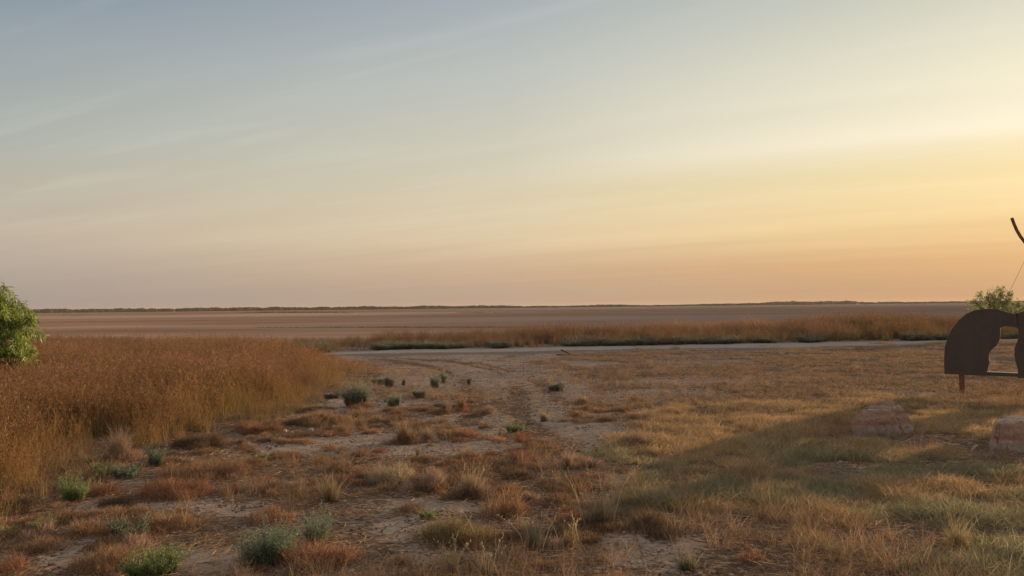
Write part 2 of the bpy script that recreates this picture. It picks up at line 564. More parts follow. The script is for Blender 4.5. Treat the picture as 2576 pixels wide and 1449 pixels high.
N(t, 'ShaderNodeOutputMaterial', ins={'Surface': bs.outputs[0]})
ground = mesh_from('ground', V, F, M_GROUND, g_col, smooth=True)
a2 = ground.data.attributes.new('Bands', 'FLOAT_VECTOR', 'POINT')
a2.data.foreach_set('vector', np.stack([tan, np.clip(grey, 0, 1), band], -1).reshape(-1).astype(np.float32))
tag(ground, kind='structure')


# ------------------------------------------------------------------ scattering of uncountable stuff
def scatter(name, srcs, pos, rot, scl, tint, label, cat):
    c = bpy.data.collections.new(name + '_sources')
    for s_ in srcs:
        c.objects.link(s_)
    n = len(pos)
    me = bpy.data.meshes.new(name)
    me.vertices.add(n)
    me.vertices.foreach_set('co', np.ascontiguousarray(pos, np.float32).ravel())
    for nm, typ, key, arr in (('rot', 'FLOAT_VECTOR', 'vector', rot), ('scl', 'FLOAT_VECTOR', 'vector', scl), ('tint', 'FLOAT_VECTOR', 'vector', tint)):
        at_ = me.attributes.new(nm, typ, 'POINT')
        at_.data.foreach_set(key, np.ascontiguousarray(arr, np.float32).ravel())
    at_ = me.attributes.new('vi', 'INT', 'POINT')
    at_.data.foreach_set('value', rng.integers(0, len(srcs), n).astype(np.int32))
    o = bpy.data.objects.new(name, me)
    COL.objects.link(o)
    g = bpy.data.node_groups.new(name, 'GeometryNodeTree')
    g.interface.new_socket('Geometry', in_out='INPUT', socket_type='NodeSocketGeometry')
    g.interface.new_socket('Geometry', in_out='OUTPUT', socket_type='NodeSocketGeometry')
    gi = g.nodes.new('NodeGroupInput')
    go = g.nodes.new('NodeGroupOutput')
    ci = g.nodes.new('GeometryNodeCollectionInfo')
    ci.inputs['Collection'].default_value = c
    ci.inputs['Separate Children'].default_value = True
    ci.inputs['Reset Children'].default_value = True
    ip = g.nodes.new('GeometryNodeInstanceOnPoints')
    ip.inputs['Pick Instance'].default_value = True

    def na(nm_, dt_):
        q = g.nodes.new('GeometryNodeInputNamedAttribute')
        q.data_type = dt_
        q.inputs[0].default_value = nm_
        return q.outputs[0]
    g.links.new(gi.outputs[0], ip.inputs['Points'])
    g.links.new(ci.outputs[0], ip.inputs['Instance'])
    g.links.new(na('vi', 'INT'), ip.inputs['Instance Index'])
    g.links.new(na('rot', 'FLOAT_VECTOR'), ip.inputs['Rotation'])
    g.links.new(na('scl', 'FLOAT_VECTOR'), ip.inputs['Scale'])
    g.links.new(ip.outputs[0], go.inputs[0])
    md = o.modifiers.new('scatter', 'NODES')
    md.node_group = g
    tag(o, label, cat, kind='stuff')
    return o


def rots(n, tilt=0.12):
    return np.stack([rng.normal(0, tilt, n), rng.normal(0, tilt, n), rng.uniform(0, 2 * math.pi, n)], -1)


def at_ground(x, y, dz=0.0):
    return np.stack([x, y, gz(x, y) + dz], -1)


def sample_ground(n, x0, x1, y0, y1):
    return rng.uniform(x0, x1, n), rng.uniform(y0, y1, n)


# --- tall dry grass
def tall_tuft(i, wid=0.004, nst=24, seeds=9):
    g = Geo()
    b = disc(nst, .14, .14)
    h = rng.uniform(.45, 1.05, nst)
    a = rng.uniform(0, 2 * math.pi, nst)
    c = blades(g, b, h, a, rng.uniform(.05, .4, nst), wid, palmix(nst, [(.34, .22, .10), (.26, .17, .07), (.42, .29, .12), (.66, .50, .27), (.12, .08, .04)]), seg=4, tip=(.30, .15, .07))
    nb = nst
    blades(g, disc(nb, .18, .18), rng.uniform(.2, .6, nb), rng.uniform(0, 6.28, nb), rng.uniform(.2, .9, nb), wid * 1.5,
           palmix(nb, [(.30, .19, .06), (.22, .17, .05), (.36, .22, .09)]), seg=3)
    k = rng.integers(0, nst, nst * seeds)
    tt = rng.uniform(.6, 1.0, len(k)) * 4
    i0 = np.minimum(tt.astype(int), 3)
    fr = (tt - i0)[:, None]
    p = c[k, i0] * (1 - fr) + c[k, i0 + 1] * fr
    d = rng.normal(0, .7, (len(k), 3)) + np.array([0, 0, .9])
    leaves(g, p, d, rng.uniform(.03, .07, len(k)), rng.uniform(.006, .011, len(k)), palmix(len(k), [(.33, .16, .085), (.27, .12, .06), (.42, .24, .12), (.24, .13, .05)]))
    return g.build('tall_grass_tuft', M_GRASS, link=False)


TALL = [tall_tuft(i, 0.0055, 22, 8) for i in range(9)]
TALLF = [tall_tuft(i, 0.009, 20, 10) for i in range(5)]

# near field (left)
n = 26000
x, y = sample_ground(n, -24, 0.5, 4.2, 34)
px, py = P(x, y)
edge = (fbm(x * 1.3, y * 1.3, 51, 3) - .5)
ok = inpoly(px + edge * 90, py + edge * 40, FIELD) & (px > -650)
x, y, px, py = x[ok], y[ok], px[ok], py[ok]
ys_ = np.hypot(x, y)
keep = rng.uniform(0, 1, len(x)) < np.clip(0.85 - (ys_ - 12) * .010, .4, 1) * (.35 + .8 * sstep(fbm(x * 1.2, y * 1.2, 58, 3), .38, .58))
x, y, px, py = x[keep], y[keep], px[keep], py[keep]
hh = 0.62 + 0.30 * fbm(x * .6, y * .6, 61, 3)
tipz = sstep(px, 640, 960)                     # lower towards the right-hand end
hh = hh * (1 - .60 * tipz) 
ed = edge_dist(x, y, FIELD)
hh = hh * (.42 + .58 * sstep(ed + .9 * (fbm(x * 1.5, y * 1.5, 63, 3) - .5), .0, 1.3))
hh *= rng.uniform(.7, 1.15, len(x)) * np.where(rng.uniform(0, 1, len(x)) < .05, 1.28, 1)
red = np.clip(sstep(np.hypot(x, y), 10, 18) + .5 * (fbm(x * .4, y * .4, 71, 2) - .5) + .5 * tipz, 0, 1)
gol = np.array([1.05, .98, .74])
rd = np.array([1.04, .97, .88])
tint = (gol * (1 - red[:, None]) + rd * red[:, None]) * (0.75 + .5 * fbm(x * .8, y * .8, 77, 3))[:, None]
olive = sstep(fbm(x * .5, y * .5, 79, 3), .55, .7)[:, None] * .35
tint = tint * (1 - olive) + tint * np.array([.75, 1.0, .65]) * olive
scatter('tall_grass', TALL, at_ground(x, y), rots(len(x)), np.stack([hh * 1.15, hh * 1.15, hh], -1), tint,
        'dense field of tall reddish brown dry grass filling the left side', 'grass')
print('tall grass', len(x))

# band beyond the track
n = 24000
x, y = sample_ground(n, -42, 46, 28, 52)
px, py = P(x, y)
bk = np.interp(px, [-200, 700, 1000, 1300, 1600, 2000, 2200, 2700], [40, 35, 37, 41, 41, 44, 45, 45]) + (fbm(x * .25, y * 0.01, 5, 2) - .5) * 5
ok = (py < road_t(px) - 1.5) & (y < bk) & (px > -350) & (px < 2900)
ok &= rng.uniform(0, 1, n) < .25 + .75 * sstep(fbm(x * .5, y * .8, 86, 3), .36, .52)
x, y, px, py = x[ok], y[ok], px[ok], py[ok]
hh = np.interp(px, [-200, 600, 750, 1000, 1250, 1350, 1560, 1650, 1880, 1960, 2080, 2200, 2350, 2700],
               [.62, .55, .45, .55, .65, .80, .78, .86, .86, .78, 1.08, 1.12, 1.0, .95])
hh = .98 * hh * (.68 + .55 * fbm(x * .35, y * .35, 83, 3)) * rng.uniform(.7, 1.2, len(x))
front = sstep(py - road_t(px), -14, -2)
hh *= (1 - .35 * front)
gr = sstep(px, 1900, 2500)
tint = np.array([.80, .82, .84]) * (1 - gr[:, None]) + np.array([.80, .85, .72]) * gr[:, None]
tint = tint * (0.78 + .45 * fbm(x * .5, y * .5, 87, 3))[:, None]
pale = (np.exp(-((px - 1720) / 90) ** 2) + .7 * np.exp(-((px - 2130) / 90) ** 2) * 0 + .5 * np.exp(-((px - 1900) / 60) ** 2)) * sstep(y, 38.5, 40)
tint = tint * (1 + .9 * np.clip(pale, 0, 1))[:, None]
scatter('roadside_grass', TALLF, at_ground(x, y), rots(len(x)), np.stack([hh * 1.3, hh * 1.3, hh], -1), tint,
        'band of tall brown grass growing along the far side of the track', 'grass')
print('band', len(x))


# --- low leafy weeds along the far road edge
def leafy(w_, d_, h_, nst, nl, lsz, pal, stemcol=(.16, .13, .06), r=rng, up=.8, stems=None, foliage=None, lean=(.1, .6)):
    gs = stems or Geo()
    gl = foliage or Geo()
    K = int(np.clip(nst / 14, 2, 9))
    sc = disc(K, w_ * .40, d_ * .40, r, .7)
    sh = r.uniform(.55, 1.08, K)
    kk_ = r.integers(0, K, nst)
    b = sc[kk_] + disc(nst, w_ * .09, d_ * .09, r)
    rr = np.hypot(b[:, 0] / (w_ * .5), b[:, 1] / (d_ * .5))
    h = h_ * sh[kk_] * r.uniform(.55, 1.12, nst)
    a = np.arctan2(b[:, 1] - sc[kk_, 1] * .4, b[:, 0] - sc[kk_, 0] * .4) + r.normal(0, .8, nst)
    c = blades(gs, b, h, a, r.uniform(lean[0], lean[1], nst) * np.clip(w_ / h_, .5, 1.6) * .9, .0035, stemcol, seg=4, r=r)
    k = np.repeat(np.arange(nst), nl)
    tt = r.uniform(.15, 1.0, len(k)) * 4
    i0 = np.minimum(tt.astype(int), 3)
    fr = (tt - i0)[:, None]
    p = c[k, i0] * (1 - fr) + c[k, i0 + 1] * fr
    d = r.normal(0, 1, (len(k), 3)) + np.array([0, 0, up])
    leaves(gl, p, d, lsz * r.uniform(.6, 1.3, len(k)), lsz * .17 * r.uniform(.7, 1.3, len(k)), palmix(len(k), pal, r), r=r)
    return gs, gl


def weed_src(i, pal, w_=.5, h_=.35, nst=60, nl=16, lsz=.035):
    g = Geo()
    leafy(w_, w_, h_, nst, nl, lsz, pal, stems=g, foliage=g)
    return g.build('weed_tuft', M_LEAF, link=False)


PAL_DK = [(.14, .145, .075), (.18, .17, .085), (.11, .12, .06), (.30, .23, .13)]
DKW = [weed_src(i, PAL_DK, lsz=.05) for i in range(4)]
x, y = sample_ground(26000, -14, 30, 28, 34)
px, py = P(x, y)
dd = road_t(px) - py
ok = (dd > 0.5) & (dd < 6.5) & (px > 690) & (px < 2700)
ok &= fbm(px / 60, y * 0 + 2, 91, 4) > np.interp(px, [700, 1000, 1300, 2000, 2700], [.54, .50, .47, .47, .53])
x, y = x[ok], y[ok]
sc_ = rng.uniform(.35, .85, len(x)) * (.6 + .8 * fbm(x * .9, y * .9, 93, 2))
scatter('roadside_weeds', DKW, at_ground(x, y), rots(len(x)), np.stack([sc_ * 1.5, sc_ * 1.3, sc_], -1), np.ones((len(x), 3)) * rng.uniform(.7, 1.2, (len(x), 1)),
        'low dark green weeds hugging the far edge of the track', 'weeds')
print('weeds', len(x))


# --- turf, short dry grass
def turf_tuft(i, nb=54, hgt=(.03, .085), wid=.0024, rad_=.085, lean=(.3, 1.6), pal=None):
    g = Geo()
    pal = pal or [(.33, .27, .15), (.25, .23, .13), (.43, .34, .20), (.28, .215, .125), (.50, .41, .26)]
    blades(g, disc(nb, rad_, rad_), rng.uniform(*hgt, nb), rng.uniform(0, 6.28, nb), rng.uniform(*lean, nb), wid, palmix(nb, pal), seg=3, droop=.5)
    return g.build('turf_tuft', M_GRASS, link=False)


TURFT = [turf_tuft(i) for i in range(8)]
n = 62000
x, y = sample_ground(n, .2, 15.0, 3.6, 13.5)
px, py = P(x, y)
e = fbm(x * 1.6, y * 1.6, 101, 3) - .5
ok = inpoly(px + e * 170, py + e * 70, TURF) & (px < 3700) & (py < 1560)
patch = fbm(x * 2.1, y * 2.1, 103, 4)
for q_ in ((2229, 1100, .75, .4), (2420, 1110, .7, .4), (2560, 1150, .7, .5)):
    a_, b_ = G(q_[0], q_[1])
    patch = patch - .3 * np.exp(-(((x - a_) / q_[2]) ** 2 + ((y - b_) / q_[3]) ** 2))
ok &= rng.uniform(0, 1, n) < sstep(patch, .30, .50) * np.clip(1.1 - (np.hypot(x, y) - 5) * .035, .5, 1)
x, y, patch, py, px = x[ok], y[ok], patch[ok], py[ok], px[ok]
gr = sstep(fbm(x * .9, y * .9, 107, 3), .40, .60)[:, None] * sstep(py, 1060, 1180)[:, None]
tint = (np.array([1.38, 1.08, .84]) * (1 - gr) + np.array([.92, .92, .78]) * gr) * rng.uniform(.8, 1.2, (len(x), 1))
sc_ = (.55 + 1.7 * (patch - .3)) * rng.uniform(.7, 1.4, len(x)) * np.where(rng.uniform(0, 1, len(x)) < .14, 1.3, 1.0)
scatter('turf', TURFT, at_ground(x, y, -.004), rots(len(x), .15), np.stack([sc_ * 1.15, sc_ * 1.15, sc_], -1), tint,
        'short tufty couch grass covering the ground in front of the boulders', 'grass')
print('turf', len(x))

DRYT = [turf_tuft(i, 34, (.03, .09), .004, .11, (.5, 2.2), [(.31, .225, .135), (.23, .16, .10), (.42, .32, .20), (.17, .115, .075)]) for i in range(6)]
n = 60000
x, y = sample_ground(n, -3, 24, 8.5, 31)
px, py = P(x, y)
e = fbm(x * .8, y * .8, 111, 3) - .5
ok = inpoly(px + e * 160, py + e * 30, MIDG) & (px < 2850)
patch = fbm(x * .9, y * 1.4, 113, 4)
ok &= rng.uniform(0, 1, n) < sstep(patch, .40, .60)
x, y, patch, px, py = x[ok], y[ok], patch[ok], px[ok], py[ok]
rr = sstep(px, 1500, 2300)[:, None]
tint = (np.array([.98, .88, .86]) * (1 - rr) + np.array([1.15, 1.0, .84]) * rr) * rng.uniform(.75, 1.3, (len(x), 1))
sc_ = rng.uniform(.6, 1.25, len(x))
scatter('dry_short_grass', DRYT, at_ground(x, y, -.004), rots(len(x), .15), np.stack([sc_ * 1.3, sc_ * 1.3, sc_], -1), tint,
        'patchy short brown dry grass on the open ground before the track', 'grass')
print('dry', len(x))


n = 9000
x, y = sample_ground(n, -7, 3, 9.5, 26)
rm = rut_mask(x, y)
ok = rng.uniform(0, 1, n) < np.clip(rm - .25, 0, 1) * sstep(fbm(x * 1.5, y * 1.5, 117, 3), .38, .55)
x, y = x[ok], y[ok]
sc_ = rng.uniform(.35, .9, len(x))
scatter('rut_grass', DRYT, at_ground(x, y, -.03), rots(len(x), .15), np.stack([sc_ * 1.2, sc_ * 1.2, sc_], -1), np.array([.62, .50, .46]) * rng.uniform(.7, 1.2, (len(x), 1)),
        'dark matted dry grass growing along the old wheel ruts', 'grass')


# --- straw litter lying on the soil
def litter_src(i, wid=.003):
    g = Geo()
    nb = 34
    b = disc(nb, .22, .22)
    b[:, 2] = rng.uniform(.002, .014, nb)
    d = np.stack([rng.normal(0, 1, nb), rng.normal(0, 1, nb), rng.normal(0, .10, nb)], -1)
    leaves(g, b, d, rng.uniform(.04, .17, nb), wid * rng.uniform(.7, 1.6, nb), palmix(nb, [(.42, .30, .17), (.30, .20, .11), (.20, .13, .08), (.52, .40, .24), (.13, .085, .055)]))
    return g.build('litter_patch', M_LITTER, link=False)


LIT = [litter_src(i) for i in range(8)]
n = 30000
x = rng.uniform(-9, 13, n)
y = 3.6 + 17 * rng.uniform(0, 1, n) ** 1.7
px, py = P(x, y)
dens = .20 + .8 * sstep(fbm(x * 1.1, y * 1.1, 121, 4), .42, .62)
dens *= np.clip(1 - 1.05 * bare_mask(px, py), 0, 1)
ok = (rng.uniform(0, 1, n) < dens) & (px > -200) & (px < 2800)
x, y = x[ok], y[ok]
tw = .7 + .6 * fbm(x * .7, y * .7, 123, 3)
tint = np.array([1.2, 1.0, .86]) * tw[:, None]
sc_ = rng.uniform(.6, 1.2, len(x))
scatter('straw_litter', LIT, at_ground(x, y), rots(len(x), .05), np.stack([sc_, sc_, sc_], -1), tint,
        'loose dead straw and twigs strewn over the cracked clay', 'litter')
print('litter', len(x))


# --- crumbs of clay and bark
def clod_src(i):
    bm = bmesh.new()
    for k in range(12):
        q = bmesh.ops.create_icosphere(bm, subdivisions=1, radius=1)
        s_ = rng.uniform(.004, .013)
        c = disc(1, .2, .2)[0]
        for v_ in q['verts']:
            v_.co = Vector((v_.co.x * s_ * rng.uniform(.8, 1.8) + c[0], v_.co.y * s_ * rng.uniform(.8, 1.6) + c[1], v_.co.z * s_ * .6 + s_ * .2))
    me = bpy.data.meshes.new('clod_patch')
    bm.to_mesh(me)
    bm.free()
    me.materials.append(M_CLOD)
    return bpy.data.objects.new('clod_patch', me)


M_CLOD, t = new_mat('clay_crumbs')
b_ = N(t, 'ShaderNodeAttribute', attribute_name='tint', attribute_type='INSTANCER')
d_ = N(t, 'ShaderNodeBsdfDiffuse', ins={'Color': b_.outputs['Color']})
N(t, 'ShaderNodeOutputMaterial', ins={'Surface': d_.outputs[0]})
CLD = [clod_src(i) for i in range(6)]
n = 9500
x = rng.uniform(-8, 12, n)
y = 3.8 + 24 * rng.uniform(0, 1, n) ** 1.5
px, py = P(x, y)
ok = (px > -200) & (px < 2800) & (fbm(x * .8, y * .8, 131, 3) > .42) & (py > road_b(px) + 2)
x, y = x[ok], y[ok]
dk = rng.uniform(0, 1, (len(x), 1))
tint = np.array([.12, .075, .055]) * (1 - dk) + np.array([.50, .36, .27]) * dk
sc_ = rng.uniform(.6, 1.5, len(x))
scatter('clay_crumbs', CLD, at_ground(x, y), rots(len(x), .02), np.stack([sc_, sc_, sc_], -1), tint,
        'small crumbs of dry clay and bark lying on the bare ground', 'debris')


# --- small rusty filler mats and straw between the larger plants
def mat_geo(g, w_, d_, h_, pal, n_=None, r=rng, tw=(.03, .07), wid=.0032):
    n_ = n_ or int(min(9000, max(250, w_ * d_ * 9000)))
    K = int(np.clip(w_ * d_ * 55, 4, 26))
    sc = disc(K, w_ * .42, d_ * .42, r, .6)
    er = np.hypot(sc[:, 0] / (w_ * .5), sc[:, 1] / (d_ * .5))
    sr = np.minimum(r.uniform(.05, .13, K), w_ * .3)
    sh = h_ * r.uniform(.45, 1.25, K) * np.clip(1.15 - .6 * er, .3, 1)
    k = r.integers(0, K, n_)
    q = r.uniform(0, 1, n_) ** .6
    th = r.uniform(0, 6.28, n_)
    loc = np.stack([q * np.cos(th) * sr[k], q * np.sin(th) * sr[k], 0 * q], -1)
    b = sc[k] + loc
    low = r.uniform(0, 1, n_) < .22                # a thin skirt of creeping shoots
    b[low] = disc(int(low.sum()), w_ * .5, d_ * .5, r)
    top = np.where(low, .015, sh[k] * np.sqrt(np.clip(1 - q ** 2, 0, 1)))
    b[:, 2] = top * r.uniform(0, 1, n_) ** .6 * .8
    rr = np.where(low, 1.0, q)
    a = np.where(low, r.uniform(0, 6.28, n_), th + r.normal(0, 1.0, n_))
    blades(g, b, r.uniform(tw[0], tw[1], n_) * (.6 + .6 * np.clip(h_ / .12, .3, 1.6)), a, r.uniform(.2, 1.7, n_) * (.35 + rr * .8), wid, palmix(n_, pal, r) * r.uniform(.7, 1.3, (K, 1))[k], seg=2, r=r)
    leaves(g, b + r.normal(0, .006, (n_, 3)) + np.array([0, 0, .01]), r.normal(0, 1, (n_, 3)) + np.array([0, 0, .5]), r.uniform(.012, .028, n_), .005, palmix(n_, pal, r), r=r)


PAL_RUST = [(.36, .14, .055), (.30, .11, .045), (.44, .19, .08), (.24, .10, .045), (.40, .22, .10)]
PAL_ORNG = [(.40, .20, .08), (.32, .16, .06), (.46, .26, .11), (.26, .14, .055)]
PAL_OLIVE = [(.26, .19, .06), (.20, .16, .05), (.33, .22, .08), (.38, .24, .10)]
PAL_STRAW = [(.46, .33, .17), (.36, .24, .12), (.54, .41, .23), (.28, .18, .09)]
PAL_PINK = [(.40, .23, .14), (.33, .19, .12), (.46, .29, .18), (.27, .16, .09)]
PAL_YEL = [(.46, .33, .12), (.38, .27, .09), (.52, .38, .16)]
PAL_BLUE = [(.15, .20, .12), (.12, .17, .105), (.20, .25, .15), (.28, .29, .17), (.10, .14, .085)]
PAL_GRN = [(.25, .29, .08), (.19, .23, .065), (.32, .34, .12), (.15, .18, .055)]
PAL_GREY = [(.20, .20, .12), (.15, .16, .09), (.26, .23, .13), (.12, .13, .07)]
PAL_BRN = [(.20, .11, .055), (.15, .085, .045), (.26, .15, .075)]


def small_mat(i, pal, h_):
    g = Geo()
    mat_geo(g, .30, .26, h_, pal, 380)
    return g.build('mat_tuft', M_GRASS, link=False)


SM = [small_mat(0, PAL_RUST, .06), small_mat(1, PAL_ORNG, .07), small_mat(2, PAL_ORNG, .09), small_mat(3, PAL_BRN, .06), small_mat(4, PAL_PINK, .08)]
n = 8500
x = rng.uniform(-8, 4.5, n)
y = 3.7 + 15 * rng.uniform(0, 1, n) ** 1.6
px, py = P(x, y)
dens = sstep(fbm(x * 1.3, y * 1.3, 141, 4), .40, .58) * np.clip(1 - 1.1 * bare_mask(px, py), 0, 1) * (1 - sstep(px, 1450, 1750)) * sstep(py, 990, 1060)
dens *= np.where(inpoly(px, py, FIELD), .25, 1)
ok = rng.uniform(0, 1, n) < dens
x, y = x[ok], y[ok]
sc_ = rng.uniform(.3, 1.0, len(x)) ** 1.2 * 1.15
scatter('rusty_ground_cover', SM, at_ground(x, y, -.005), rots(len(x), .05), np.stack([sc_ * 1.1, sc_ * .9, sc_], -1), np.ones((len(x), 3)) * rng.uniform(.75, 1.15, (len(x), 1)),
        'low rusty brown ground cover creeping between the clumps', 'ground cover')
print('mats', len(x))

# sparse thin straw tufts
STR = []
for i in range(5):
    g = Geo()
    nb = 26
    blades(g, disc(nb, .05, .05), rng.uniform(.06, .24, nb), rng.uniform(0, 6.28, nb), rng.uniform(.2, 1.3, nb), .0026, palmix(nb, PAL_STRAW + PAL_PINK), seg=3)
    STR.append(g.build('straw_tuft', M_GRASS, link=False))
n = 15000
x = rng.uniform(-8, 9, n)
y = 3.7 + 17 * rng.uniform(0, 1, n) ** 1.5
px, py = P(x, y)
dens = sstep(fbm(x * .9, y * .9, 151, 3), .44, .66) * np.clip(1 - .9 * bare_mask(px, py), 0, 1) * sstep(py, 900, 960)
ok = rng.uniform(0, 1, n) < dens
x, y = x[ok], y[ok]
sc_ = rng.uniform(.5, 1.1, len(x))
scatter('straw_tufts', STR, at_ground(x, y, -.003), rots(len(x), .1), np.stack([sc_, sc_, sc_], -1), np.array([.95, .85, .76]) * rng.uniform(.6, 1.1, (len(x), 1)),
        'sparse thin straw tufts standing between the larger clumps', 'grass')
print('straw', len(x))


# ------------------------------------------------------------------ individual plants
def dims(x0, x1, yt, yb, ratio=.8, share=.6):
    xc = (x0 + x1) / 2
    fx, fy = G(xc, yb)
    d = math.hypot(fx, fy) * 0 + fy
    W = (x1 - x0) * d / FPX
    dy = (yb - yt) * d / FPX
    k = CAM_H / d
    D = min(ratio * W, share * dy / k)
    H = dy - k * D * .6
    cy_ = fy + D * .5
    cx_ = fx * cy_ / fy
    return cx_, cy_, W, D, max(H, .03)


def place(name, cx_, cy_):
    return (cx_, cy_, float(gz(cx_, cy_)) - .004)


def tussock_geo(g, w_, d_, h_, pal, n_, r, wid=.003, core=.28, stray=.12):
    b = disc(n_, w_ * core * .5, d_ * core * .5, r)
    a = r.uniform(0, 6.28, n_)
    ln = h_ * r.uniform(.45, 1.1, n_)
    reach = (w_ * .5) / np.maximum(ln, .02)
    lean = r.uniform(0, 1, n_) ** .55 * reach * 1.05
    ln = ln * np.clip(1.15 - lean / reach * .7, .3, 1.2)
    blades(g, b, ln, a, lean, wid, palmix(n_, pal, r), seg=4, droop=.35, r=r)
    m = int(n_ * stray)
    q = r.integers(0, n_, m)
    blades(g, b[q], h_ * r.uniform(.6, 1.25, m), r.uniform(0, 6.28, m), r.uniform(.1, .8, m), wid * 1.1, palmix(m, PAL_STRAW, r), seg=4, r=r)


